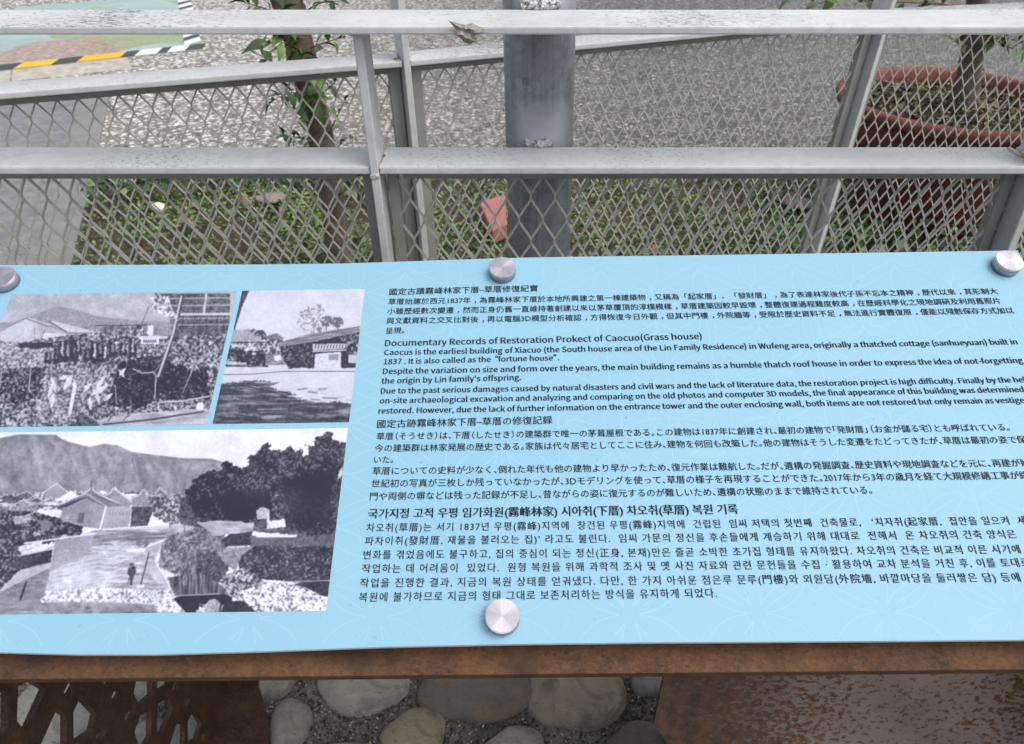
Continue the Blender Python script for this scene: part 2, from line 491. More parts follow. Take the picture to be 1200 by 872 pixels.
def scatter(name, n, xr, yr, z, smin, smax, mats, seed, kind='chip', label=None, zfun=None, mask=None, flat=0.4):
    """many tiny separate pieces joined into one mesh (nobody could count them)"""
    r = np.random.RandomState(seed)
    x = r.uniform(xr[0], xr[1], n); y = r.uniform(yr[0], yr[1], n)
    if mask is not None:
        k = mask(x, y); x, y = x[k], y[k]; n = len(x)
    s = r.uniform(smin, smax, n)
    if kind == 'chip':
        base = np.array([(1, 0, 0), (-.5, .8, 0), (-.6, -.7, 0), (0.1, 0.05, 0.9), (0, 0, -.5)], float)
        fc = [(0, 1, 3), (1, 2, 3), (2, 0, 3), (1, 0, 4), (2, 1, 4), (0, 2, 4)]
    else:
        base = np.array([(0, -.9, 0), (.42, -.3, .12), (.45, .25, .14), (0, .95, .0), (-.45, .25, .14), (-.42, -.3, .12), (0, 0, .05)], float)
        fc = [(0, 1, 6), (1, 2, 6), (2, 3, 6), (3, 4, 6), (4, 5, 6), (5, 0, 6)]
    nb = len(base)
    a = r.uniform(0, 6.283, n); t = r.normal(0, 0.45 if kind == 'leaf' else 0.3, n); t2 = r.normal(0, 0.4, n)
    V = np.tile(base[None], (n, 1, 1)) * s[:, None, None]
    V *= (1 + r.uniform(-.25, .25, (n, nb, 1)))
    # tilt about x, about y, then spin
    c, si = np.cos(t)[:, None], np.sin(t)[:, None]
    Y = V[:, :, 1] * c - V[:, :, 2] * si; Z = V[:, :, 1] * si + V[:, :, 2] * c; X = V[:, :, 0]
    c, si = np.cos(t2)[:, None], np.sin(t2)[:, None]
    X, Z = X * c + Z * si, -X * si + Z * c
    c, si = np.cos(a)[:, None], np.sin(a)[:, None]
    X, Y = X * c - Y * si, X * si + Y * c
    zz = (zfun(x, y, r) if zfun else np.full(n, z))
    V = np.stack([X + x[:, None], Y + y[:, None], Z + zz[:, None]], -1).reshape(-1, 3)
    Fc = (np.array(fc)[None] + (np.arange(n) * nb)[:, None, None]).reshape(-1, 3)
    me = bpy.data.meshes.new(name)
    me.vertices.add(len(V)); me.vertices.foreach_set('co', V.ravel())
    me.loops.add(Fc.size); me.loops.foreach_set('vertex_index', Fc.ravel())
    me.polygons.add(len(Fc)); me.polygons.foreach_set('loop_start', np.arange(len(Fc)) * 3)
    me.polygons.foreach_set('loop_total', np.full(len(Fc), 3))
    for m_ in mats: me.materials.append(m_)
    if len(mats) > 1:
        me.polygons.foreach_set('material_index', np.repeat(r.randint(0, len(mats), n), len(fc)))
    me.update(); me.validate()
    o = bpy.data.objects.new(name, me); C.objects.link(o)
    return o
GR = [M('grit_dark', 0.6, color=srgb(66, 65, 63)).m, M('grit_grey', 0.5, color=srgb(118, 116, 112)).m,
      M('grit_pale', 0.4, color=srgb(160, 158, 152)).m, M('grit_black', 0.5, color=srgb(36, 36, 36)).m]
o = scatter('gravel_grit', 52000, (-1.0, 1.0), (0.35, 0.95), 0.002, 0.0014, 0.0036, [GR[0], GR[1], GR[0], GR[3], GR[1], GR[3], GR[2]], 5,
            zfun=lambda x, y, r: np.full(len(x), 0.002))
tag(o, 'fine dark gravel grit scattered between the cobblestones', 'gravel', kind='stuff')

# ---- ground cover behind the railing
def bump2(x, y):
    return 0.5 + 0.25 * np.sin(x * 3.1 + 1.2) * np.cos(y * 4.3) + 0.25 * np.sin(x * 7.7 + y * 5.1 + 2)
sx = np.vectorize(strip_x)
o = scatter('ground_cover', 120000, (-2.0, 3.3), (1.1, BEDY - 0.07), 0, 0.005, 0.012, [COVER, COVER, COVERD], 11, 'leaf',
            zfun=lambda x, y, r: r.uniform(0, 0.035, len(x)) * (0.4 + bump2(x, y)),
            mask=lambda x, y: (x > sx(y) + 0.01) & (np.random.RandomState(3).uniform(0, 1, len(x)) < 0.12 + 1.1 * bump2(x * 1.7 + 3, y * 1.9) ** 1.5))
tag(o, 'low green clover-like ground cover in the bed behind the railing', 'ground cover', kind='stuff')
o = scatter('shade_plants', 9000, (-2.0, 2.6), (1.9, BEDY - 0.08), 0, 0.014, 0.026, [COVERD, COVERD, COVER], 21, 'leaf',
            zfun=lambda x, y, r: r.uniform(0.02, 0.11, len(x)),
            mask=lambda x, y: (x > sx(y) + 0.02) & (((y > BEDY - 0.42 + 0.12 * np.sin(x * 5)) & (x < -0.3)) | ((x > 0.85) & (x < 2.4) & (y > 2.0) & (y < 2.35))))
tag(o, 'darker leafy plants along the back of the bed and round the pot', 'plants', kind='stuff')
o = scatter('leaf_litter', 1500, (-2.0, 3.3), (1.1, BEDY - 0.07), 0.03, 0.004, 0.011, [STRAW, DRY, STRAW], 31, 'leaf',
            zfun=lambda x, y, r: r.uniform(0.015, 0.045, len(x)), mask=lambda x, y: x > sx(y) + 0.03)
tag(o, 'small brown leaf fragments lying among the ground cover', 'leaf litter', kind='stuff')

# ---- individual fallen leaves and stones that can be picked out
def leaf_mesh(name, L, Wd, mat, curl=0.18, fold=0.22):
    n = 5; vs = []; fs = []
    prof = [0.06, 0.62, 1.0, 0.86, 0.46, 0.03]
    for i, w in enumerate(prof):
        t = i / n
        z = -curl * L * (t - 0.25) ** 2 * 2
        hw = w * Wd / 2
        vs += [(-hw, t * L, z + fold * hw), (0, t * L, z), (hw, t * L, z + fold * hw)]
    for i in range(n):
        b = i * 3
        fs += [(b, b + 1, b + 4, b + 3), (b + 1, b + 2, b + 5, b + 4)]
    me = bpy.data.meshes.new(name); me.from_pydata(vs, [], fs); me.materials.append(mat)
    me.polygons.foreach_set('use_smooth', [True] * len(me.polygons)); me.update(); return me
dryme = leaf_mesh('fallen_leaf', 0.055, 0.034, DRY, 0.9, 0.5)
FL = [(186, 243), (210, 262), (330, 246), (283, 232), (895, 262), (935, 232), (925, 300), (968, 278), (540, 262), (760, 286), (160, 285), (470, 300), (178, 152)]
FLAB = ['dry leaf just below the pale oval stone in the bed', 'dry leaf beside the flat mauve stone left of the shrub trunk', 'small dry leaf at the back of the bed between pale stone and shrub', 'dry leaf in the bed midway between steel pole and rear right post',
        'dry leaf at the foot of the flat mauve stone near the rear right post', 'dry leaf low in the bed, left of the foot of the rear right post', 'dry leaf touching the rear right post of the slanting railing',
        'dry leaf left of the broken pink brick', 'dry leaf low in the bed to the right of the steel pole', 'dry leaf at the left edge of the bed beside the grey path kerb', 'dry leaf right beside the near left upright, low in the bed']
for i, (px, py) in enumerate(FL[1:]):
    p = ground(px, py, 0.035)
    if py < 200: p = ground(px, py, 0.004)
    o = bpy.data.objects.new('fallen_leaf', dryme); C.objects.link(o)
    o.location = p; o.rotation_euler = (random.uniform(-.4, .4), random.uniform(-.4, .4), random.uniform(0, 6.2))
    if py < 200:
        tag(o, 'single dry brown leaf on the pale paving left of the shrub trunk', 'leaf')
    else:
        tag(o, FLAB[i], 'leaf', 'fallen leaves in the bed')
def lump(name, loc, sc, mat, seed, sub=2, jag=0.18):
    bm = bmesh.new(); bmesh.ops.create_icosphere(bm, subdivisions=sub, radius=1)
    r = random.Random(seed)
    for v in bm.verts: v.co *= 1 + r.uniform(-jag, jag)
    o = from_bm(name, bm, mat, smooth=True); o.location = loc; o.scale = sc; return o
WHITE = m_simple('pale_stone', srgb(196, 188, 172), srgb(224, 218, 204), 10, 0.7, b=0.3)
p = ground(186, 243, 0.03)
o = lump('pale_stone', p, (0.032, 0.024, 0.016), WHITE, 2, 3, 0.05); o.rotation_euler = (0, 0, -0.5)
tag(o, 'pale oval stone in the green bed near the left path', 'stone')
PINK = m_simple('pink_brick', srgb(152, 92, 84), srgb(172, 112, 104), 12, 0.8, b=0.3)
A, B, Cc, D = ground(561, 236, 0.05), ground(592, 228, 0.05), ground(594, 262, 0.05), ground(577, 270, 0.05)
bm = bmesh.new(); prism(bm, [A, B, Cc, D], (0, 0, -0.055)); bevel(bm, 0.004, 1)
o = from_bm('brick_fragment', bm, PINK); tag(o, 'broken pink brick lying in the bed just left of the steel pole', 'brick')
FLAT = m_simple('mauve_slate', srgb(120, 104, 100), srgb(150, 132, 126), 12, 0.8, b=0.3)
for (px, py, lab) in [(938, 238, 'flat mauve stone in the bed behind the rear right post'), (318, 232, 'flat mauve stone in the bed left of the shrub trunk')]:
    p = ground(px, py, 0.03)
    o = lump('flat_stone', p, (0.06, 0.045, 0.012), FLAT, px, 2, 0.12); tag(o, lab, 'stone')

# ---- painted board lying on the yard, top left
a, b, c_, d_ = ground(-40, 87, .006), ground(237, 57, .006), ground(222, -8, .006), ground(-90, -8, .006)
d_ = Vector((a.x + (c_.x - b.x) * 1.0, a.y + (c_.y - b.y) * 1.0, .006))
ux = (b - a).normalized(); uy = Vector((-ux.y, ux.x, 0))
def m_mural():
    m = M('painted_board', 0.7)
    m.co()
    sep = m.n('ShaderNodeSeparateXYZ'); m.l(m.tc.outputs['Object'], sep.inputs[0])
    n = m.noise(1.15, 3, 0.5, dist=0.6)
    c = m.ramp(n, [(0.46, srgb(140, 162, 166)), (0.53, srgb(152, 172, 174)), (0.57, srgb(126, 140, 104)), (0.68, srgb(148, 154, 108))])
    br = m.noise(0.9, 3, 0.5, m.co((1, 1, 1), 'Object'))
    n2 = m.noise(40, 4, 0.7)
    c = m.mix(m.ramp(n2, [(0.4, g(0)), (0.8, g(0.5))]), c, srgb(176, 188, 170))
    wv = m.n('ShaderNodeTexWave'); wv.inputs['Scale'].default_value = 14; wv.inputs['Distortion'].default_value = 0.6
    m.l(m.co((1, 0.12, 1)), wv.inputs['Vector'])
    c = m.mix(m.math('MULTIPLY', wv.outputs['Fac'], 0.22), c, srgb(96, 120, 104))
    # brown painted rock, left part
    mp = m.n('ShaderNodeMapping'); mp.inputs['Location'].default_value = (2.82, -4.95, 0)
    m.l(m.tc.outputs['Object'], mp.inputs[0])
    ln = m.n('ShaderNodeVectorMath'); ln.operation = 'LENGTH'; m.l(mp.outputs[0], ln.inputs[0])
    k = m.math('ADD', ln.outputs['Value'], m.math('MULTIPLY', m.noise(5, 3), 0.22))
    c = m.mix(m.ramp(k, [(0.42, g(0.85)), (0.5, g(0))]), c, m.ramp(m.noise(30, 3), [(0.35, srgb(128, 106, 96)), (0.7, srgb(176, 156, 144))]))
    m.base(c); return m.m
root = empty('painted_board', (a + c_) / 2)
tag(root, 'blue and green painted board with a striped border on the far paving', 'painted board')
bm = bmesh.new(); prism(bm, [a, b, c_, d_], (0, 0, -0.005)); adopt(from_bm('board', bm, m_mural()), root)
STRIPES = {'yellow': M('yellow_paint', 0.6, color=srgb(206, 166, 44)).m, 'black': M('black_paint', 0.6, color=srgb(58, 60, 66)).m, 'white': M('white_paint', 0.6, color=srgb(216, 220, 222)).m}
def stripe(p0, p1, p2, p3, colr):
    bm = bmesh.new(); prism(bm, [Vector(q) + Vector((0, 0, .003)) for q in (p0, p1, p2, p3)], (0, 0, -0.0035))
    adopt(from_bm('border_stripe', bm, STRIPES[colr]), root)
wst = 0.13
def along(px):
    q = ground(px, 87 - (px + 40) * 30 / 277, .006)
    t = (q - a).dot(ux); return a + ux * t
xs = [(-40, 'black'), (16, 'yellow'), (60, 'black'), (90, 'yellow'), (141, 'black'), (158, 'white'), (184, 'black'), (196, 'white'), (217, 'black'), (236, None)]
for (x0, cl), (x1, _) in zip(xs, xs[1:]):
    P0, P1 = along(x0), along(x1)
    sk = ux * 0.05
    stripe(P0, P1, P1 + uy * wst + sk, P0 + uy * wst + sk, cl)
ur = (c_ - b).normalized(); inn = -ux
nseg = 17; Lr = (c_ - b).length
for i in range(nseg):
    P0 = b + ur * (0.23 + (Lr - 0.23) * i / nseg); P1 = b + ur * (0.23 + (Lr - 0.23) * (i + 1) / nseg)
    stripe(P0 + inn * .10 - ur * 0.09, P0, P1, P1 + inn * .10 - ur * 0.09, 'white' if i % 2 == 0 else 'black')
# concrete kerb pieces in front of the board
for i, (x0, x1) in enumerate([(-60, 12), (14, 149), (151, 330)]):
    q0 = ground(x0, 87.6 - (x0 + 40) * 30 / 277, .006); q1 = ground(x1, 87.6 - (x1 + 40) * 30 / 277, .006)
    if i < 2:
        bm = bmesh.new()
        dd = (q1 - q0).normalized(); nn = Vector((dd.y, -dd.x, 0))
        prism(bm, [q0, q1, q1 + nn * .26, q0 + nn * .26], (0, 0, -.02)); bevel(bm, .002, 1)
        o = from_bm('kerb_stone', bm, KERB2)
        tag(o, ['weathered concrete kerb stone in front of the painted board, cut by the left edge', 'long weathered kerb stone below the yellow stripes of the painted board'][i], 'kerb stone')

# ================================================================== RAILINGS
def box_along(bm, p0, p1, back, down):
    """bar from p0 to p1 (front top edge); 'back' and 'down' are its section vectors"""
    prism(bm, [p0, p1, p1 + back, p0 + back], down)

def diamond_mesh(name, O3, ex, ez, w, h, cols, rows, wid, thk, mat, parent, lean=0.0, offx=0.0, offz=0.0, xr=None, zmax=0.0, zmin=-9):
    """expanded metal: every strand is a real bar, twisted at the knuckles; ex across, ez down"""
    nrm = ex.cross(ez).normalized()
    vs = []; fs = []
    def node(i, j):
        return offx + i * w / 2, offz + j * h / 2
    def clipseg(a, b):
        (x0, z0), (x1, z1) = a, b
        t0, t1 = 0.0, 1.0
        for (q0, q1, lo, hi) in ((x0, x1, xr[0], xr[1]), (z0, z1, zmax, zmin)):
            lo, hi = min(lo, hi), max(lo, hi)
            dq = q1 - q0
            if abs(dq) < 1e-9:
                if q0 < lo or q0 > hi: return None
                continue
            ta, tb = (lo - q0) / dq, (hi - q0) / dq
            if ta > tb: ta, tb = tb, ta
            t0, t1 = max(t0, ta), min(t1, tb)
        if t0 >= t1: return None
        return (x0 + (x1 - x0) * t0, z0 + (z1 - z0) * t0), (x0 + (x1 - x0) * t1, z0 + (z1 - z0) * t1)
    kn = h * 0.055                                   # half length of the upright knuckle
    def bar(a, b, flip):
        s = clipseg(a, b)
        if not s: return
        (x0, z0), (x1, z1) = s
        P0 = O3 + ex * (x0 + lean * z0) + ez * z0; P1 = O3 + ex * (x1 + lean * z1) + ez * z1
        d = (P1 - P0)
        if d.length < 1e-4: return
        d.normalize()
        sd_ = d.cross(nrm).normalized()
        f = nrm * thk / 2
        s2 = sd_ * wid / 2 + nrm * (thk * 0.24 * flip)
        P0 = P0 - d * wid * 0.25; P1 = P1 + d * wid * 0.25
        b0 = len(vs)
        vs.extend([P0 - s2 - f, P0 + s2 - f, P0 + s2 + f, P0 - s2 + f, P1 - s2 - f, P1 + s2 - f, P1 + s2 + f, P1 - s2 + f])
        fs.extend([(b0, b0 + 1, b0 + 5, b0 + 4), (b0 + 1, b0 + 2, b0 + 6, b0 + 5), (b0 + 2, b0 + 3, b0 + 7, b0 + 6), (b0 + 3, b0, b0 + 4, b0 + 7)])
    for i in range(cols):
        for j in range(rows):
            if (i + j) % 2: continue
            x, z = node(i, j)
            bar((x, z - kn), (x, z + kn), 0)
            for s_ in (-1, 1):
                x2, z2 = node(i + s_, j + 1)
                bar((x, z + kn), (x2, z2 - kn), s_)
    return adopt(mesh_obj(name, vs, fs, mat), parent)

ZMID = CAMZ - 0.344                                  # front middle rail, top face
ZTOP = CAMZ - 0.1786
X0F, X1F = -1.9, 2.6
fence = empty('front_railing', (0, 0.93, 0))
tag(fence, 'nearest grey steel railing with two flat rails, running level behind the sign', 'railing')
def rail(x0, x1, yf, yb, z, t, name='rail'):
    bm = bmesh.new(); box_along(bm, Vector((x0, yf, z)), Vector((x1, yf, z)), Vector((0, yb - yf, 0)), Vector((0, 0, -t)))
    bevel(bm, 0.0022, 2); return adopt(from_bm(name, bm, PAINT), fence)
# uprights: flat bars set edge-on, their front edges flush with the rails
def xpost(px, py, Y):
    return onY(px, py, Y)
posts = []
pL = xpost(424.0, 100, 0.903); pLx = lambda z: pL.x + 0.0 + LEAN * (pL.z - z) - 0.0
# left post uses its own measured lean
pa, pb = onY(418.6, 41, 0.903), onY(451.5, 300, 0.903)
lean_l = (pb.x - pa.x) / (pa.z - pb.z)
pr = onY(1197, 262, 0.903)
post_defs = [(pa, lean_l), (Vector((pa.x - 1.0, 0.903, pa.z)), lean_l), (pr, 0.03), (Vector((pr.x + 0.95, .903, pr.z)), 0.03)]
pw = 0.0105
def px_of(pd, z): return pd[0].x + pd[1] * (pd[0].z - z)
for pd in post_defs:
    bm = bmesh.new()
    z1, z0 = (ZTOP - 0.010, -0.05)
    q = [(px_of(pd, z1) - pw / 2, .902, z1), (px_of(pd, z1) + pw / 2, .902, z1), (px_of(pd, z0) + pw / 2, .902, z0), (px_of(pd, z0) - pw / 2, .902, z0)]
    prism(bm, q, (0, 0.052, 0)); bevel(bm, 0.0012, 1)
    adopt(from_bm('post', bm, PAINT), fence)
rail(X0F, X1F, 0.885, 0.978, ZTOP, 0.0088)
# the middle rail is cut at every upright and welded to it
cuts = sorted(px_of(pd, ZMID) for pd in post_defs)
edges = [X0F] + cuts + [X1F]
for a0, a1 in zip(edges, edges[1:]):
    rail(a0 + (pw / 2 + .0006 if a0 != X0F else 0), a1 - (pw / 2 + .0006 if a1 != X1F else 0), 0.905, 0.977, ZMID, 0.0098)
def weld(x, y, z, sx_, sy_, sz_, seed, parent, name='weld_bead'):
    rr = random.Random(seed); bm = bmesh.new()
    for k in range(5):
        m4 = Matrix.Translation(Vector((rr.uniform(-.5, .5) * sx_, rr.uniform(-.3, .3) * sy_, rr.uniform(-.3, .5) * sz_)))
        r = bmesh.ops.create_icosphere(bm, subdivisions=2, radius=1, matrix=m4 @ Matrix.Diagonal((sx_ * rr.uniform(.4, .7), sy_ * rr.uniform(.5, .8), sz_ * rr.uniform(.5, .9), 1)))
        for v in r['verts']: v.co += Vector((rr.uniform(-1, 1) * sx_, rr.uniform(-1, 1) * sy_, rr.uniform(-1, 1) * sz_)) * .10
    for v in bm.verts: v.co += Vector((x, y, z))
    return adopt(from_bm(name, bm, WELD if 'pole' in name else PAINTW, smooth=True), parent)
PAINTW = m_simple('painted_weld', srgb(170, 168, 162), srgb(205, 205, 202), 90, 0.5, b=0.6, bs=200, bd=.002)
for i, pd in enumerate(post_defs):
    xm = px_of(pd, ZMID)
    for s_ in (-1, 1):
        weld(xm + s_ * 0.0075, .915, ZMID - .002, .0035, .012, .0035, 40 + i * 5 + s_, fence)
        weld(xm + s_ * 0.0075, .955, ZMID + .0005, .004, .018, .003, 60 + i * 5 + s_, fence)
    weld(xm, .9015, ZMID - 0.011, .0065, .0016, .005, 70 + i, fence)
    weld(px_of(pd, ZTOP - .01), .9, ZTOP - .0105, .011, .004, .0028, 80 + i, fence)
# mesh panels with their flat frames between the uprights
fy = 0.937
ztop_m = ZMID - 0.0098
for (a0, a1) in [(cuts[0], cuts[1]), (cuts[1], cuts[2]), (cuts[2], cuts[3])]:
    lz = lambda x, z, pd: x
    dA = min(post_defs, key=lambda p: abs(px_of(p, ZMID) - a0)); dB = min(post_defs, key=lambda p: abs(px_of(p, ZMID) - a1))
    fr = 0.0135
    for dd, sg in ((dA, 1), (dB, -1)):
        bm = bmesh.new(); z1, z0 = ztop_m - .001, 0.10
        x1_, x0_ = px_of(dd, z1) + sg * (pw / 2 + .004), px_of(dd, z0) + sg * (pw / 2 + .004)
        prism(bm, [(x1_, fy - .003, z1), (x1_ + sg * fr, fy - .003, z1), (x0_ + sg * fr, fy - .003, z0), (x0_, fy - .003, z0)], (0, 0.016, 0))
        bevel(bm, .0008, 1); adopt(from_bm('frame_upright', bm, FRAMEP), fence)
    bm = bmesh.new(); prism(bm, [(a0 + .03, fy - .006, ztop_m - .0006), (a1 - .03, fy - .006, ztop_m - .0006), (a1 - .03, fy - .006, ztop_m - .0155), (a0 + .03, fy - .006, ztop_m - .0155)], (0, .022, 0))
    adopt(from_bm('frame_bar', bm, FRAMEP), fence)
    bm = bmesh.new(); prism(bm, [(a0 + .03, fy - .006, .115), (a1 - .03, fy - .006, .115), (a1 - .03, fy - .006, .10), (a0 + .03, fy - .006, .10)], (0, .022, 0))
    adopt(from_bm('frame_bar', bm, FRAMEP), fence)
    # nodes: one knuckle measured at pixel (606, 257)
    kx = onY(606, 257, fy)
    w_, h_ = 0.0318, 0.0640
    i0 = math.floor((a0 - kx.x) / (w_ / 2)) - 6
    if (i0 % 2): i0 -= 1
    O3 = Vector((kx.x + i0 * w_ / 2, fy, kx.z + 4 * h_ / 2))
    xr = (a0 + .012 - O3.x, a1 - .004 - O3.x)
    diamond_mesh('mesh_panel', O3, Vector((1, 0, 0)), Vector((0, 0, -1)), w_, h_, int((a1 - a0) / (w_ / 2)) + 14, 26, 0.0027, 0.0016, MESHP, fence,
                 lean=LEAN, xr=xr, zmax=O3.z - (ztop_m - .004), zmin=O3.z - .105)

# ---- steel pole welded to the back edge of both rails
pc = onY(632, 172, 0.977 + 0.0455); R_P = 0.0458
bm = bmesh.new()
ptop = CAMZ + 0.35
tube(bm, [(pc.x + LEAN * (pc.z - z), pc.y, z) for z in (-0.3, 0.2, 0.6, 0.9, 1.1, ptop)], [R_P] * 6, 48)
pole = from_bm('steel_pole', bm, GALV, smooth=True)
for e in pole.data.edges: pass
tag(pole, 'round blue-grey galvanised steel pole welded behind the near railing', 'pole')
def pole_weld(px, z, w, seed, n=26):
    rr = random.Random(seed); bm = bmesh.new()
    c0 = onY(px, 172, .977)
    for k in range(n):
        t = (k / (n - 1) - .5) * w
        x = c0.x + t + LEAN * (pc.z - z)
        yy = pc.y - math.sqrt(max(1e-6, R_P ** 2 - (x - (pc.x + LEAN * (pc.z - z))) ** 2)) - .001
        r = rr.uniform(.0026, .0052)
        m4 = Matrix.Translation((x, min(yy, .979), z + rr.uniform(0, .006))) @ Matrix.Diagonal((r * 1.2, r * .8, r, 1))
        q = bmesh.ops.create_icosphere(bm, subdivisions=2, radius=1, matrix=m4)
        for v in q['verts']: v.co += Vector([rr.uniform(-.0009, .0009) for _ in range(3)])
    return adopt(from_bm('weld_bead', bm, WELD, smooth=True), fence)
pole_weld(632, ZMID + .002, .032, 5)
pole_weld(633, ZTOP + .003, .040, 9, 34)

# ---- rear railing: same make, turned, seen between the two rails
ZR = CAMZ - 0.349
def zr_pt(px, py, z=CAMZ - 0.359): return hit(px, py, Vector((0, 0, z)), Vector((0, 0, 1)))
A0 = zr_pt(0, 117); A1 = zr_pt(477, 78.5); A2 = zr_pt(1040, 23.5)
dirL = (A1 - A0).normalized(); dirR = (A2 - A1).normalized()
E0 = A1 - dirL * 1.4; E3 = A2 + Vector((dirR.x, dirR.y - 0.17, 0)).normalized() * 1.6
rear = empty('rear_railing', (A1.x, A1.y, 0))
tag(rear, 'second grey mesh railing further back, running slantwise behind the first', 'railing')
def rbar(p, q, back, t, zoff=0.0, name='rail', mat=None):
    d = (q - p).normalized(); nb = Vector((-d.y, d.x, 0)) * back
    bm = bmesh.new(); up = Vector((0, 0, 0.010 + zoff))
    prism(bm, [p + up, q + up, q + up + nb, p + up + nb], (0, 0, -t)); bevel(bm, .002, 2)
    return adopt(from_bm(name, bm, mat or PAINT), rear)
def rpost(P, d, lean, zt=1.6):
    nb = Vector((-d.y, d.x, 0)); bm = bmesh.new()
    f = lambda z, s_: Vector((P.x, P.y, 0)) + d * (lean * (P.z - z) + s_) + Vector((0, 0, z)) - nb * .004
    hw = 0.0062
    prism(bm, [f(zt, -hw), f(zt, hw), f(-.05, hw), f(-.05, -hw)], nb * .056); bevel(bm, .001, 1)
    return adopt(from_bm('post', bm, PAINT), rear)
# post line: lean measured from pixels
PL = A1 + Vector((0, 0, 0)); PR = A2
rear_posts = [(PL, dirR, LEAN), (PR, dirR, -0.045), (E0, dirL, LEAN), (E3, dirR, 0.0)]
for P, d, ln in rear_posts: rpost(P, d, ln)
segs = [(E0, A1, dirL), (A1, A2, dirR), (A2, E3, (E3 - A2).normalized())]
for p, q, d in segs:
    rbar(p + d * .008, q - d * .008, .072, .0100)
    rbar(p, q, .072, .0100, 0.19)                                        # its upper rail, above the picture
    up = Vector((0, 0, -.0006)); nb = Vector((-d.y, d.x, 0))
    bm = bmesh.new(); pp, qq = p + d * .03 + nb * .024, q - d * .03 + nb * .024
    prism(bm, [pp + up, qq + up, qq + up - Vector((0, 0, .015)), pp + up - Vector((0, 0, .015))], nb * .022)
    adopt(from_bm('frame_bar', bm, FRAMEP), rear)
    bm = bmesh.new(); lo = Vector((0, 0, -(p.z - .11)))
    prism(bm, [pp + lo, qq + lo, qq + lo - Vector((0, 0, .015)), pp + lo - Vector((0, 0, .015))], nb * .022)
    adopt(from_bm('frame_bar', bm, FRAMEP), rear)
    L = (q - p).length
    w_, h_ = 0.0318, 0.0640
    Om = p + nb * .030 + Vector((0, 0, .02))
    diamond_mesh('mesh_panel', Om, d, Vector((0, 0, -1)), w_, h_, int(L / (w_ / 2)) + 2, 28, 0.0027, 0.0016, MESHP, rear,
                 lean=0.0, xr=(.02, L - .02), zmax=.03, zmin=Om.z - .11)
    for (base_, sg, ln) in ((p, 1, LEAN if p is A1 else (-.045 if p is A2 else LEAN)), (q, -1, LEAN if q is A1 else (-.045 if q is A2 else 0))):
        bm = bmesh.new(); fr = .021
        f = lambda z, s_: Vector((base_.x, base_.y, 0)) + d * (ln * (base_.z - z) + sg * (.0105 + s_)) + nb * .022 + Vector((0, 0, z))
        prism(bm, [f(base_.z - .001, 0), f(base_.z - .001, fr), f(.1, fr), f(.1, 0)], nb * .018); bevel(bm, .0008, 1)
        adopt(from_bm('frame_upright', bm, FRAMEP), rear)
for s_ in (-1, 1):
    q = PL + dirR * s_ * .012 + Vector((-dirR.y, dirR.x, 0)) * .03
    weld(q.x, q.y, q.z + .012, .005, .014, .004, 91 + s_, rear)

# ---- torn tape hanging over the near top rail
TAPE = m_simple('grey_torn_tape', srgb(108, 103, 97), srgb(164, 158, 150), 110, 0.75, b=0.8, bs=120, bd=.004)
rr = random.Random(4); bm = bmesh.new()
prof = [(525, 24), (536, 27), (545, 29), (553, 27), (566, 33), (567, 38), (561, 44), (558, 49), (551, 52), (543, 49), (538, 43), (533, 41), (534, 34)]
Yt = .8825
cen = onY(547, 37, Yt - .004)
ring = [bm.verts.new(onY(x, y, Yt - rr.uniform(0, .005))) for x, y in prof]
mid = [bm.verts.new(cen.lerp(v.co, .5) + Vector((0, -rr.uniform(.0, .006), 0))) for v in ring]
cv = bm.verts.new(cen)
for i in range(len(ring)):
    j = (i + 1) % len(ring)
    bm.faces.new((ring[i], ring[j], mid[j], mid[i])); bm.faces.new((mid[i], mid[j], cv))
o = from_bm('torn_tape', bm, TAPE)
so = o.modifiers.new('thickness', 'SOLIDIFY'); so.thickness = .0012
tag(o, 'crumpled scrap of grey tape stuck on the front edge of the near top rail', 'tape scrap')

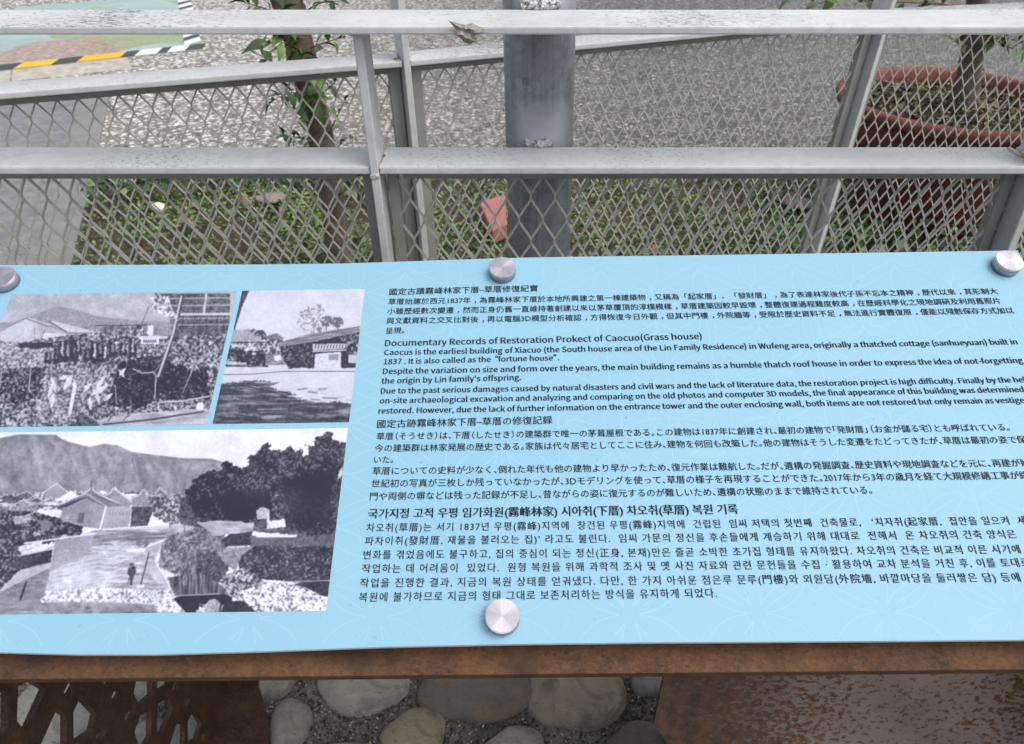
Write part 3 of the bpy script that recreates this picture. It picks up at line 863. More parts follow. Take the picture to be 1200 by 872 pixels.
# ================================================================== SHRUBS AND POT
leaf_a = leaf_mesh('leaf', 0.042, 0.020, LEAF, 0.35, 0.25)
leaf_b = leaf_mesh('leaf', 0.034, 0.015, LEAF, 0.5, 0.3)
leaf_c = leaf_mesh('leaf', 0.050, 0.024, LEAF, 0.2, 0.2)
leaves = [leaf_a, leaf_b, leaf_c]
def place_leaf(parent, p, d, rnd, sc=1.0):
    o = bpy.data.objects.new('leaf', rnd.choice(leaves)); C.objects.link(o)
    o.parent = parent
    d = d.normalized()
    q = d.to_track_quat('Y', 'Z')
    o.rotation_mode = 'QUATERNION'; o.rotation_quaternion = q @ __import__('mathutils').Quaternion((0, 1, 0), rnd.uniform(-.6, .6))
    o.location = p - Vector(parent.location); k = sc * rnd.uniform(.75, 1.2); o.scale = (k, k, k)
def shoot(parent, p, tip, rnd, nleaf=8, sc=1.0, r0=.003):
    p, tip = Vector(p), Vector(tip); L = (tip - p).length
    midp = p.lerp(tip, .5) + Vector((rnd.uniform(-.1, .1), rnd.uniform(-.1, .1), rnd.uniform(0, .15))) * L
    pts = []
    for k in range(7):
        t = k / 6; pts.append(p * (1 - t) ** 2 + midp * 2 * t * (1 - t) + tip * t * t)
    bm = bmesh.new(); tube(bm, pts, [r0 * (1 - .75 * k / 6) for k in range(7)], 5)
    adopt(from_bm('twig', bm, TWIG, smooth=True), parent)
    ax = (tip - p).normalized()
    for k in range(nleaf):
        t = .25 + .75 * (k + .5) / nleaf
        q = p * (1 - t) ** 2 + midp * 2 * t * (1 - t) + tip * t * t
        a = k * 2.4 + rnd.uniform(-.4, .4)
        o1 = ax.orthogonal().normalized(); o2 = ax.cross(o1)
        side = o1 * math.cos(a) + o2 * math.sin(a)
        place_leaf(parent, q, ax * .55 + side + Vector((0, 0, .15)), rnd, sc)
    place_leaf(parent, tip, ax, rnd, sc)

# shrub with a leaning trunk, left of the middle
YT = 2.12
tp = [(410, 330), (397, 290), (388, 210), (374, 150), (349, 45), (337, 0), (320, -80), (300, -150)]
tw = [34, 31, 29, 28, 31, 32, 30, 26]
tpts = [onY(x, y, YT) for x, y in tp]
base = tpts[0] + (tpts[0] - tpts[1]).normalized() * 0.0
foot = Vector((base.x + .02, YT, -0.03))
trad = [w / F * (YT) / 2 * 1.02 for w in tw]
shrub = empty('garden_shrub', (foot.x, foot.y, 0))
tag(shrub, 'slender shrub with grey trunk and leafy side shoots standing behind the railings', 'shrub')
rr = random.Random(12)
bm = bmesh.new()
full = [foot] + tpts; fr_ = [trad[0] * 1.15] + trad
fine = []; fra = []
for i in range(len(full) - 1):
    for k in range(4):
        fine.append(full[i].lerp(full[i + 1], k / 4) + Vector((rr.uniform(-.003, .003), rr.uniform(-.003, .003), 0))); fra.append((fr_[i] * (1 - k / 4) + fr_[i + 1] * k / 4) * rr.uniform(.94, 1.06))
fine.append(full[-1]); fra.append(fr_[-1])
tube(bm, fine, fra, 14, .06, rr)
adopt(from_bm('trunk', bm, BARK, smooth=True), shrub)
def SP(px, py, Y=YT): return onY(px, py, Y)
for (x0, y0, x1, y1, Y1, n, sc) in [
    (352, 80, 318, 30, 2.0, 7, 1.1), (350, 95, 298, 62, 2.05, 7, 1.1), (356, 60, 402, 44, 2.05, 7, .9), (352, 20, 398, 2, 2.02, 6, .9),
    (345, 78, 330, -6, 2.0, 8, 1.2), (340, 20, 290, 4, 2.1, 7, 1.1), (345, 10, 384, -30, 2.1, 7, 1.1), (360, 110, 322, 116, 2.0, 9, 1.2),
    (362, 105, 372, 92, 1.98, 6, 1.2), (368, 118, 398, 90, 2.0, 7, 1.0), (372, 165, 330, 158, 2.02, 8, 1.0), (370, 150, 344, 128, 1.98, 8, 1.15),
    (378, 172, 404, 118, 2.05, 6, .7), (384, 200, 410, 160, 2.05, 6, .8), (372, 170, 352, 178, 1.98, 6, 1.0), (390, 235, 420, 215, 2.0, 6, .9),
    (352, 60, 316, 50, 1.95, 6, 1.2), (392, 270, 372, 240, 2.0, 5, .9), (350, 55, 362, 82, 1.98, 5, 1.3), (354, 110, 384, 126, 1.96, 6, 1.2)]:
    shoot(shrub, SP(x0, y0), SP(x1, y1, Y1), rr, n, sc)
for k in range(10):                                                      # crown above the picture
    a = rr.uniform(0, 6.28); t0 = tpts[-1] - Vector((0, 0, rr.uniform(0, .2)))
    shoot(shrub, t0, t0 + Vector((math.cos(a) * rr.uniform(.15, .35), math.sin(a) * .3, rr.uniform(.15, .45))), rr, 9, 1.2, .005)

# terracotta pot, behind the rear railing on the right
PZ = 0.42
pcx = ground(1122, 112, PZ); PRAD = 0.375
pot = empty('terracotta_pot', (pcx.x, pcx.y, 0))
tag(pot, 'big round terracotta plant pot with a thick rim, behind the rear railing at right', 'plant pot')
def lathe(name, prof, cx, cy, mat, n=56, wob=0.0):
    vs = []; fs = []
    for r, z in prof:
        for k in range(n):
            a = 2 * math.pi * k / n
            vs.append((cx + r * math.cos(a), cy + r * math.sin(a), z))
    m_ = len(prof)
    for i in range(m_ - 1):
        for k in range(n):
            fs.append((i * n + k, i * n + (k + 1) % n, (i + 1) * n + (k + 1) % n, (i + 1) * n + k))
    return mesh_obj(name, vs, fs, mat, smooth=True)
rim = [(PRAD - .030, PZ - .055), (PRAD - .028, PZ - .012), (PRAD - .022, PZ - .003), (PRAD - .010, PZ + .001), (PRAD, PZ - .004), (PRAD + .004, PZ - .014), (PRAD + .002, PZ - .030), (PRAD - .012, PZ - .040)]
adopt(lathe('rim', rim, pcx.x, pcx.y, TERRAR), pot)
body = [(0.0, .0), (PRAD * .60, 0.0), (PRAD * .62, .015), (PRAD * .72, .14), (PRAD * .85, .28), (PRAD * .95, PZ - .039), (PRAD * .92, PZ - .038)]
adopt(lathe('body', body, pcx.x, pcx.y, TERRA), pot)
vs = []; fs = []; rr2 = random.Random(2); nr, na = 12, 44
for i in range(nr + 1):
    for k in range(na):
        r = (PRAD - .034) * i / nr; a = 2 * math.pi * k / na
        vs.append((pcx.x + r * math.cos(a), pcx.y + r * math.sin(a), PZ - .058 + rr2.uniform(-.007, .007) + .03 * math.exp(-(r / .1) ** 2)))
for i in range(nr):
    for k in range(na): fs.append((i * na + k, i * na + (k + 1) % na, (i + 1) * na + (k + 1) % na, (i + 1) * na + k))
adopt(mesh_obj('soil', vs, fs, POTSOIL, smooth=True), pot)
MOSS = m_cover('moss', srgb(54, 62, 28), srgb(84, 88, 38), srgb(112, 108, 56))
def disc(x, y): return (x - pcx.x) ** 2 + (y - pcx.y) ** 2 < (PRAD - .04) ** 2
o = scatter('pot_litter', 5200, (pcx.x - PRAD, pcx.x + PRAD), (pcx.y - PRAD, pcx.y + PRAD), 0, .004, .014, [MOSS, STRAW, POTSOIL, MOSS, POTSOIL, POTSOIL], 8, 'leaf',
            zfun=lambda x, y, r: PZ - .052 + r.uniform(0, .014, len(x)) + .03 * np.exp(-(((x - pcx.x) ** 2 + (y - pcx.y) ** 2) / .01)), mask=disc)
tag(o, 'moss, straw and leaf crumbs on the soil of the terracotta pot', 'litter', kind='stuff')
for i, (px, py) in enumerate([(1054, 122), (1073, 131), (1126, 123), (1151, 82), (1056, 107), (1113, 77), (1190, 140)]):
    p = ground(px, py, PZ - .036)
    o = bpy.data.objects.new('bark_chip', leaf_mesh('bark_chip', .045, .03, STRAW, .5, .4)) if i == 0 else bpy.data.objects.new('bark_chip', chip_me)
    chip_me = o.data; C.objects.link(o); o.location = p; o.rotation_euler = (rr2.uniform(-.3, .3), rr2.uniform(-.3, .3), rr2.uniform(0, 6))
    tag(o, ['pale bark chip near the front left of the pot soil', 'pale bark chip nearest the front rim of the pot, right of another chip', 'bark chip at the foot of the potted tree, in front of its roots', 'bark chip behind the potted tree trunk on its right side',
            'bark chip at the left of the pot soil, behind the front chips', 'bark chip near the back rim of the pot left of the trunk', 'bark chip at the far right of the pot soil'][i], 'bark chip', 'bark chips in the pot')
# small tree in the pot
ptree = empty('potted_tree', (pcx.x, pcx.y, PZ - .04))
tag(ptree, 'small tree growing out of the terracotta pot, dark trunk and sparse leaves', 'tree')
k0 = onY(1128, 124, pcx.y + .03); k1 = onY(1135, 85, pcx.y + .03); k2 = onY(1142, 45, pcx.y + .03); k3 = onY(1146, 0, pcx.y + .03); k4 = onY(1152, -90, pcx.y + .03)
rr = random.Random(31)
bm = bmesh.new(); tube(bm, [k0 - Vector((0, 0, .04)), k0, k0.lerp(k1, .5), k1, k2, k3, k4], [.062, .052, .042, .036, .034, .032, .028], 14, .06, rr)
adopt(from_bm('trunk', bm, BARK, smooth=True), ptree)
for s_ in (-1, .2, 1):
    bm = bmesh.new(); f0 = k0 + Vector((s_ * .02, -.02, .01)); tube(bm, [f0, f0 + Vector((s_ * .05, -.03, -.02)), f0 + Vector((s_ * .09, -.05, -.045))], [.022, .016, .008], 8, .08, rr)
    adopt(from_bm('root', bm, BARK, smooth=True), ptree)
for (x0, y0, x1, y1, dy, n, sc) in [(1140, 60, 1112, 43, -.1, 5, .9), (1142, 50, 1168, 46, -.08, 5, .9), (1143, 40, 1200, 50, -.1, 8, 1.1), (1146, 20, 1215, 30, -.1, 8, 1.2),
                                    (1144, 10, 1010, 2, -.25, 9, 1.3), (1146, -10, 960, 4, -.5, 12, 1.4), (1146, -20, 930, -2, -.5, 12, 1.4), (1146, -20, 985, -18, -.3, 10, 1.4),
                                    (1150, -60, 1080, -60, -.3, 9, 1.3), (1150, -60, 1240, -20, -.2, 9, 1.3), (1150, 40, 1196, 62, -.15, 6, 1.0)]:
    shoot(ptree, onY(x0, y0, pcx.y + .03), onY(x1, y1, pcx.y + .03 + dy), rr, n, sc, .005)
for k in range(7):
    a = rr.uniform(0, 6.28); shoot(ptree, k4, k4 + Vector((math.cos(a) * .35, math.sin(a) * .3, rr.uniform(.1, .4))), rr, 8, 1.3, .006)
# a little weed beside the pot rim
weed = empty('weed', tuple(onY(1008, 120, pcx.y - .05)))
tag(weed, 'small weed growing over the left rim of the terracotta pot', 'weed')
for k in range(5):
    b0 = Vector(weed.location); shoot(weed, b0 - Vector((0, 0, .05)), b0 + Vector((rr.uniform(-.03, .04), rr.uniform(-.05, .05), rr.uniform(.03, .12))), rr, 4, .7, .002)

# ================================================================== INFORMATION SIGN
Uc = Vector((-11.0, 1454.0, 885.0)).normalized()
Rc = Vector((1.0, .0135, 0)); Rc.z = -(Rc.x * Uc.x + Rc.y * Uc.y) / Uc.z; Rc.normalize()
U3, R3 = c2w(Uc), c2w(Rc)
N3 = R3.cross(U3).normalized()
O3 = CAM + ray(589, 725.5) * (0.559 / F)
def pan(u, v, h=0.0): return O3 + R3 * u + U3 * v + N3 * h
def uv(x, y, h=0.0):
    p = hit(x, y, O3 + N3 * h, N3) - O3
    return p.dot(R3), p.dot(U3)
def topx(u, v, h=0.0):
    p = pan(u, v, h) - CAM
    cz = p.y * cp_ - p.z * sp_; cy = p.y * sp_ + p.z * cp_
    return 600 + F * p.x / cz, 436 - F * cy / cz
sign = empty('information_sign', tuple(pan(0, .15, -.3)))
sign.location.z = 0.0
tag(sign, 'light blue tilted information panel with three old photos, on a rusty steel stand', 'information sign')
UR = uv(1193, 294)[0]; VT = uv(600, 299.5)[1]; VB = uv(600, 754.5)[1]
UL = -UR * 1.0
TH = .005
# the board: printed face, white sides
bm = bmesh.new()
BOT = [uv(x, y) for x, y in [(0, 764.5), (90, 767), (180, 767), (300, 763.5), (450, 758), (600, 754.8), (750, 753), (900, 752), (1050, 751), (1200, 749.8)]]
TOP = [uv(x, y) for x, y in [(1193, 293.6), (1000, 296.5), (800, 299.4), (700, 300.6), (620, 301.8), (560, 303.5), (480, 306.3), (400, 308.8), (300, 310), (150, 310.4), (0, 310.8)]]
prism(bm, [pan(UL, BOT[0][1] + .001)] + [pan(u, v) for u, v in BOT] + [pan(UR, BOT[-1][1] + .0003), pan(UR, TOP[0][1])] + [pan(u, v) for u, v in TOP[1:]] + [pan(UL, TOP[-1][1])], -N3 * TH)
bmesh.ops.recalc_face_normals(bm, faces=bm.faces)
me = bpy.data.meshes.new('panel'); 
bm.normal_update()
for f in bm.faces: f.material_index = 0 if f.normal.dot(N3) > .95 else 1
bm.to_mesh(me); bm.free(); me.materials.append(PANEL); me.materials.append(PANEL_EDGE)
panel = bpy.data.objects.new('panel', me); C.objects.link(panel); adopt(panel, sign)
def padopt(o): 
    o.parent = panel
    o.matrix_parent_inverse = (Matrix.Translation(Vector(sign.location)) @ panel.matrix_parent_inverse).inverted() if False else Matrix.Identity(4)
    return o
# (panel sits at the world origin once its parent inverse is applied, so children keep world coordinates)
tag(panel, 'light blue printed panel with pale geometric pattern')

# ---- faint pattern of arcs and rays
vs = []; fs = []
def pline(pts, w=.00042, h=.00002):
    for p, q in zip(pts, pts[1:]):
        d = np.array(q) - np.array(p); L = np.hypot(*d)
        if L < 1e-6: continue
        nrm = np.array([-d[1], d[0]]) / L * w
        c = [p[0] + nrm[0], p[1] + nrm[1]], [q[0] + nrm[0], q[1] + nrm[1]], [q[0] - nrm[0], q[1] - nrm[1]], [p[0] - nrm[0], p[1] - nrm[1]]
        if any(a[0] < UL + .002 or a[0] > UR - .002 or a[1] < VB + .001 or a[1] > VT - .012 for a in c): continue
        b = len(vs); hh_ = h + (len(fs) % 29) * 1.5e-6; vs.extend([pan(a[0], a[1], hh_) for a in c]); fs.append((b, b + 1, b + 2, b + 3))
sx_, sy_ = .094, .081
for iy in range(-1, 7):
    for ix in range(-7, 8):
        cx = ix * sx_ + (sx_ / 2 if iy % 2 else 0); cy = VB + .02 + iy * sy_ * .86
        for k in range(6):
            a = math.radians(60 * k + 30)
            tip = (cx + .047 * math.cos(a), cy + .047 * math.sin(a))
            for s_ in (-1, 1):
                a2 = a + s_ * math.radians(30)
                ctl = (cx + .030 * math.cos(a2), cy + .030 * math.sin(a2))
                pline([((1 - t) ** 2 * cx + 2 * t * (1 - t) * ctl[0] + t * t * tip[0], (1 - t) ** 2 * cy + 2 * t * (1 - t) * ctl[1] + t * t * tip[1]) for t in [(j + 1) / 8 for j in range(8)]])
            if k % 2 == 0: pline([(cx + .012 * math.cos(a), cy + .012 * math.sin(a)), (cx + .04 * math.cos(a), cy + .04 * math.sin(a))])
            pline([(cx + .054 * math.cos(a), cy + .054 * math.sin(a)), (cx + .054 * math.cos(a + 1.047), cy + .054 * math.sin(a + 1.047))])
padopt(mesh_obj('printed_pattern', vs, fs, PATTERN))

# ---- the three old photographs, drawn as flat print (grey values on a fine grid)
RS = np.random.RandomState(5)
CX0, CY0, SS = -60, 325, 2                       # canvas in photo pixels, 2 samples per pixel
CWp, CHp = 500, 405
Wc, Hc = CWp * SS, CHp * SS
canvas = np.full((Hc, Wc), .8)
YY, XX = np.mgrid[0:Hc, 0:Wc]
PXX = XX / SS + CX0; PYY = YY / SS + CY0
def vnoise(fx, fy, oct_=4, seed=0):
    r = np.random.RandomState(seed); out = np.zeros((Hc, Wc)); amp = 1; tot = 0
    for o_ in range(oct_):
        gx, gy = int(CWp * fx) + 3, int(CHp * fy) + 3
        gpt = r.rand(gy, gx)
        xs_ = np.linspace(0, gx - 1.001, Wc); ys_ = np.linspace(0, gy - 1.001, Hc)
        xi, yi = xs_.astype(int), ys_.astype(int); xf, yf = xs_ - xi, ys_ - yi
        xf = xf * xf * (3 - 2 * xf); yf = yf * yf * (3 - 2 * yf)
        a_ = gpt[np.ix_(yi, xi)] * (1 - xf) + gpt[np.ix_(yi, np.minimum(xi + 1, gx - 1))] * xf
        b_ = gpt[np.ix_(np.minimum(yi + 1, gy - 1), xi)] * (1 - xf) + gpt[np.ix_(np.minimum(yi + 1, gy - 1), np.minimum(xi + 1, gx - 1))] * xf
        out += amp * (a_ * (1 - yf[:, None]) + b_ * yf[:, None]); tot += amp
        amp *= .6; fx *= 2; fy *= 2
    return out / tot
NF = vnoise(.48, .48, 3, 1); NM = vnoise(.09, .09, 4, 2); NB = vnoise(.025, .025, 4, 3); NH = vnoise(.05, .5, 3, 4); NV = vnoise(.6, .03, 2, 6); NF2 = vnoise(.45, .45, 2, 9)
def inside(poly, ragged=0.0):
    x = PXX + (NF - .5) * ragged * 2 + (NM - .5) * ragged * 2.5; y = PYY + (NF2 - .5) * ragged * 2 + (NB - .5) * ragged
    px_ = [p[0] for p in poly]; py_ = [p[1] for p in poly]
    i0, i1 = int((min(px_) - 6 - ragged * 3 - CX0) * SS), int((max(px_) + 6 + ragged * 3 - CX0) * SS)
    j0, j1 = int((min(py_) - 6 - ragged * 3 - CY0) * SS), int((max(py_) + 6 + ragged * 3 - CY0) * SS)
    i0, j0 = max(0, i0), max(0, j0); i1, j1 = min(Wc, i1), min(Hc, j1)
    m_ = np.zeros((Hc, Wc), bool)
    if i1 <= i0 or j1 <= j0: return m_
    xx, yy = x[j0:j1, i0:i1], y[j0:j1, i0:i1]; r = np.zeros(xx.shape, bool)
    n = len(poly)
    for k in range(n):
        (xa, ya), (xb, yb) = poly[k], poly[(k + 1) % n]
        if ya == yb: continue
        c = ((ya > yy) != (yb > yy)) & (xx < (xb - xa) * (yy - ya) / (yb - ya) + xa)
        r ^= c
    m_[j0:j1, i0:i1] = r; return m_
class Z:                                          # drawing in the coordinates of an enlarged crop
    def __init__(s, ox, oy, k): s.ox, s.oy, s.k = ox, oy, k
    def P(s, pts): return [(s.ox + x / s.k, s.oy + y / s.k) for x, y in pts]
    def poly(s, pts, v, rag=0.0, tex=None, amp=.2):
        m_ = inside(s.P(pts), rag)
        canvas[m_] = (v + ((tex[m_] - .5) * amp * 2 if tex is not None else 0))
    def speck(s, pts, lo, hi, thr=.55, rag=1.5, tex=None, soft=8):
        m_ = inside(s.P(pts), rag); t = (NF if tex is None else tex)[m_]
        k = 1 / (1 + np.exp(-(t - thr) * soft * 2)); canvas[m_] = lo + (hi - lo) * k * (.6 + .85 * NM[m_]) + (NM[m_] - .5) * .12 + (NF2[m_] - .5) * .12
    def line(s, pts, v, w=1.0, op=1.0):
        pts = s.P(pts)
        for (xa, ya), (xb, yb) in zip(pts, pts[1:]):
            i0, i1 = int((min(xa, xb) - w - 1 - CX0) * SS), int((max(xa, xb) + w + 2 - CX0) * SS)
            j0, j1 = int((min(ya, yb) - w - 1 - CY0) * SS), int((max(ya, yb) + w + 2 - CY0) * SS)
            i0, j0 = max(0, i0), max(0, j0)
            if i1 <= i0 or j1 <= j0: continue
            x, y = PXX[j0:j1, i0:i1], PYY[j0:j1, i0:i1]
            L2 = (xb - xa) ** 2 + (yb - ya) ** 2 + 1e-9
            t = np.clip(((x - xa) * (xb - xa) + (y - ya) * (yb - ya)) / L2, 0, 1)
            d = np.hypot(x - xa - t * (xb - xa), y - ya - t * (yb - ya))
            k = np.clip((w / 2 - d) * 2 + .5, 0, 1) * op
            canvas[j0:j1, i0:i1] = canvas[j0:j1, i0:i1] * (1 - k) + v * k
def soften(c, k=.5):
    p_ = np.pad(c, 1, mode='edge')
    b_ = (p_[:-2, 1:-1] + p_[2:, 1:-1] + p_[1:-1, :-2] + p_[1:-1, 2:] + p_[:-2, :-2] * .5 + p_[2:, 2:] * .5 + p_[:-2, 2:] * .5 + p_[2:, :-2] * .5) / 6
    return c * (1 - k) + b_ * k
rsz = np.random.RandomState(77)
#PHOTO1
z = Z(0, 335, 4.444)
z.poly([(-300, 0), (1300, 0), (1300, 800), (-300, 800)], .68, 0, NM, .10)
z.poly([(-300, 200), (70, 190), (150, 160), (300, 105), (420, 130), (520, 160), (700, 180), (900, 190), (900, 260), (-300, 260)], .55, 1, NF, .10)
z.poly([(430, 200), (800, 196), (820, 215), (820, 260), (430, 262)], .52, .5, NF, .3)
z.poly([(-300, 235), (0, 230), (135, 170), (230, 210), (500, 240), (500, 290), (-300, 300)], .66, .5, NF, .12)
z.poly([(-300, 290), (0, 245), (135, 172), (205, 205), (185, 285), (-100, 300)], .74, .3, NF, .10)
z.line([(0, 235), (135, 170), (350, 240)], .35, .7); z.line([(150, 168), (260, 205)], .9, .9)
z.poly([(255, 183), (280, 183), (500, 238), (500, 250), (340, 242)], .78, .3, NF, .1); z.line([(255, 183), (345, 240)], .2, 1.1); z.line([(340, 244), (500, 246)], .3, .7)
z.poly([(225, 245), (345, 250), (340, 285), (215, 280)], .84, .3); z.line([(235, 225), (212, 285)], .35, .8); z.line([(180, 215), (180, 285)], .4, .6)
z.poly([(540, 215), (640, 215), (640, 265), (545, 265)], .42, .6, NF, .3); z.line([(500, 208), (800, 205)], .2, 1.0)
z.poly([(770, 205), (800, 205), (795, 262), (768, 262)], .88, .6)
z.speck([(-300, 300), (0, 290), (90, 300), (250, 270), (420, 250), (600, 230), (740, 200), (780, 260), (1200, 250), (1200, 800), (-300, 800)], .18, .74, .53, 2)
z.poly([(90, 300), (280, 293), (275, 320), (95, 324)], .16, .8)
z.speck([(-300, 290), (90, 300), (95, 325), (300, 330), (240, 420), (-300, 440)], .32, .76, .48, 2)
z.speck([(0, 430), (330, 420), (330, 560), (0, 620), (-300, 640), (-300, 420)], .12, .62, .60, 3)
z.speck([(620, 400), (800, 360), (1000, 440), (1080, 420), (1090, 600), (860, 590), (700, 640), (560, 620)], .10, .5, .68, 3)
z.speck([(240, 420), (560, 400), (560, 470), (520, 560), (340, 720), (200, 700), (220, 500)], .26, .70, .50, 3)
for (x, y, hh, br) in [(250, 372, 26, .55), (300, 356, 40, .45), (322, 340, 50, .7), (350, 338, 54, .5), (388, 330, 60, .78), (404, 318, 40, .6), (455, 356, 30, .4), (492, 345, 52, .72), (520, 330, 34, .5), (548, 352, 40, .8), (588, 320, 44, .5), (640, 330, 30, .6), (688, 320, 46, .7)]:
    z.poly([(x - 17, y - hh), (x + 12, y - hh - 6), (x + 24, y + hh), (x - 20, y + hh + 8)], .17, 2.2, NF, .1)
    z.poly([(x - 2, y - hh + 4), (x + 8, y - hh), (x + 7, y + hh * .6), (x - 6, y + hh * .5)], br, 1.6, NF, .25); z.poly([(x - 5, y - hh - 20), (x + 8, y - hh - 22), (x + 9, y - hh - 4), (x - 5, y - hh - 4)], .5, .8)
z.poly([(720, 262), (872, 262), (872, 276), (720, 276)], .80); z.poly([(735, 276), (828, 274), (826, 304), (735, 304)], .90)
for k in range(6): z.line([(745 + k * 12, 296), (750 + k * 12, 280), (754 + k * 12, 294)], .15, .8)
z.poly([(830, 40), (1200, 40), (1195, 250), (900, 262), (880, 150)], .34, .6, NF, .25)
for y in (66, 104, 146, 172, 205): z.line([(850, y), (1200, y - 4)], .66, 1.3)
for x in (950, 1010, 1040, 1075, 1130, 1165): z.line([(x + 6, 150), (x - 6, 245)], .2, .9)
z.line([(1075, 42), (1062, 140)], .75, 2.6); z.line([(860, 150), (1200, 148)], .86, 1.8)
z.line([(810, 40), (870, 120)], .3, 2.0)
z.line([(948, 55), (905, 250), (828, 470)], .26, 4.4); z.line([(944, 55), (901, 250), (824, 470)], .78, 2.2)
z.line([(775, 110), (738, 200)], .3, .9)
z.speck([(790, 60), (880, 50), (900, 130), (940, 180), (850, 150), (780, 110)], .3, .9, .45, 3)
z.line([(690, 430), (740, 455), (800, 450), (812, 470), (806, 590)], .72, 1.4); z.line([(800, 455), (835, 410)], .6, .9)
z.line([(1080, 350), (1010, 420), (950, 560)], .6, 1.0); z.line([(1010, 390), (990, 470)], .66, 1.2); z.line([(160, 430), (150, 545)], .75, 1.2); z.line([(10, 430), (0, 520)], .7, 1.2)
z.line([(600, 520), (606, 610)], .7, 1.0)
for (x, y, l, a) in [(250, 590, 80, -1.3), (290, 560, 90, -1.8), (330, 550, 110, -1.1), (270, 640, 90, -1.5), (470, 570, 110, -.5), (500, 540, 90, -1.0), (430, 560, 80, -.9), (520, 620, 80, -1.9), (540, 600, 70, -.7), (300, 490, 70, -.4), (470, 650, 80, -1.6), (620, 470, 60, -.9), (650, 480, 60, -2.2)]:
    dx, dy = math.cos(a) * l, math.sin(a) * l
    z.poly([(x, y), (x + dx * .5 - dy * .16, y + dy * .5 + dx * .16), (x + dx, y + dy), (x + dx * .5 + dy * .16, y + dy * .5 - dx * .16)], .84, .8, NF, .1)
z.poly([(355, 670), (385, 480), (400, 520), (370, 670)], .9, .4)
z.poly([(500, 700), (640, 668), (1045, 640), (1120, 650), (1110, 800), (380, 800), (430, 740)], .66, 1, NH, .22)
z.line([(540, 722), (760, 700), (1060, 655)], .22, 2.0); z.line([(680, 668), (640, 700)], .3, 1.2); z.line([(590, 672), (560, 705)], .3, 1.2)
z.line([(840, 606), (960, 598), (1090, 575)], .75, 1.6); z.poly([(1060, 600), (1110, 590), (1110, 640), (1050, 640)], .4, 1, NF, .3)
z.poly([(1022, 620), (1035, 607), (1052, 608), (1062, 625), (1055, 645), (1030, 648), (1020, 636)], .88, .4)
z.poly([(400, 690), (430, 655), (520, 715), (500, 760), (400, 760)], .3, .8, NF, .3); z.line([(430, 655), (520, 715)], .7, 1.2)
SPLIT1 = canvas.copy()
#PHOTO2
z = Z(250, 330, 5.13)
z.poly([(-60, 0), (1000, 0), (1000, 900), (-60, 900)], .84, 0, NM, .05)
z.poly([(150, 40), (222, 40), (170, 160), (128, 290), (100, 290)], .25, .3, NF, .1)
z.poly([(100, 290), (200, 288), (260, 320), (310, 366), (90, 366)], .62, .4, NF, .16)
z.speck([(200, 285), (300, 290), (330, 340), (300, 350)], .2, .7, .6, 1.5)
z.poly([(310, 330), (380, 310), (430, 345), (340, 350)], .45, .8, NF, .2)
z.speck([(90, 362), (312, 362), (330, 400), (330, 515), (70, 512)], .12, .66, .66, .6)
z.speck([(100, 368), (310, 368), (320, 410), (200, 420), (110, 400)], .25, .85, .50, 1)
z.poly([(232, 430), (256, 430), (256, 440), (232, 440)], .9); z.poly([(80, 480), (200, 485), (200, 500), (80, 500)], .7, .8, NF, .3)
z.speck([(310, 345), (420, 350), (440, 440), (320, 440)], .2, .75, .55, 1)
z.poly([(315, 438), (450, 435), (460, 500), (310, 505)], .5, .6, NF, .25); z.poly([(365, 445), (405, 445), (408, 470), (380, 480), (362, 468)], .88, .5)
z.poly([(378, 372), (560, 318), (760, 285), (882, 268), (882, 300), (790, 322), (600, 362), (390, 392)], .52, .5, NH, .22); z.line([(378, 372), (882, 270)], .30, .8)
z.poly([(400, 392), (600, 362), (870, 305), (862, 520), (455, 520), (420, 470)], .16, .6, NF, .12)
z.speck([(420, 395), (560, 372), (612, 410), (610, 522), (450, 522), (410, 450)], .12, .5, .62, 1.5)
z.poly([(595, 376), (828, 372), (824, 404), (598, 414)], .78, .3)
for k in range(11): z.line([(618 + k * 18, 380), (612 + k * 18, 402)], .2, 1.1)
z.poly([(612, 436), (768, 422), (768, 524), (606, 526)], .82, .3, NF, .10); z.poly([(695, 440), (756, 436), (754, 470), (694, 474)], .45, .2)
for k in range(5): z.line([(703 + k * 12, 440), (702 + k * 12, 472)], .85, .5)
z.line([(598, 420), (800, 412)], .9, 1.2)
z.speck([(760, 335), (880, 300), (870, 440), (800, 430), (790, 370)], .14, .7, .58, 1); z.poly([(812, 440), (866, 440), (862, 492), (812, 490)], .75, .4)
for (cx, cy, r_) in [(600, 235, 75)]:
    m_ = np.hypot((PXX - (250 + cx / 5.13)), (PYY - (330 + cy / 5.13)) * .9) < r_ / 5.13 * (.6 + NM); canvas[m_ & (NF > .56)] = .5
for (cx, cy, r_) in [(682, 235, 36), (745, 245, 36), (640, 290, 18)]:
    m_ = np.hypot((PXX - (250 + cx / 5.13)), (PYY - (330 + cy / 5.13)) * 1.1) < r_ / 5.13 * (.45 + NM); canvas[m_ & (NF > .40)] = .38
z.line([(604, 310), (600, 230), (570, 180)], .45, .8); z.line([(604, 290), (640, 200)], .5, .7); z.line([(680, 290), (682, 240)], .35, 1.2); z.line([(748, 288), (746, 250)], .35, 1.2)
z.poly([(-60, 512), (450, 524), (1000, 520), (1000, 900), (-60, 900)], .82, .5, NM, .06)
z.line([(60, 560), (240, 556), (420, 540), (860, 540)], .35, 1.0); z.line([(100, 500), (300, 512)], .5, 1.0)
z.speck([(-60, 622), (200, 600), (300, 596), (400, 612), (330, 628), (400, 650), (500, 684), (440, 690), (560, 712), (640, 728), (720, 724), (1000, 738), (1000, 900), (-60, 900)], .20, .55, .62, 2.2, NH, 7)
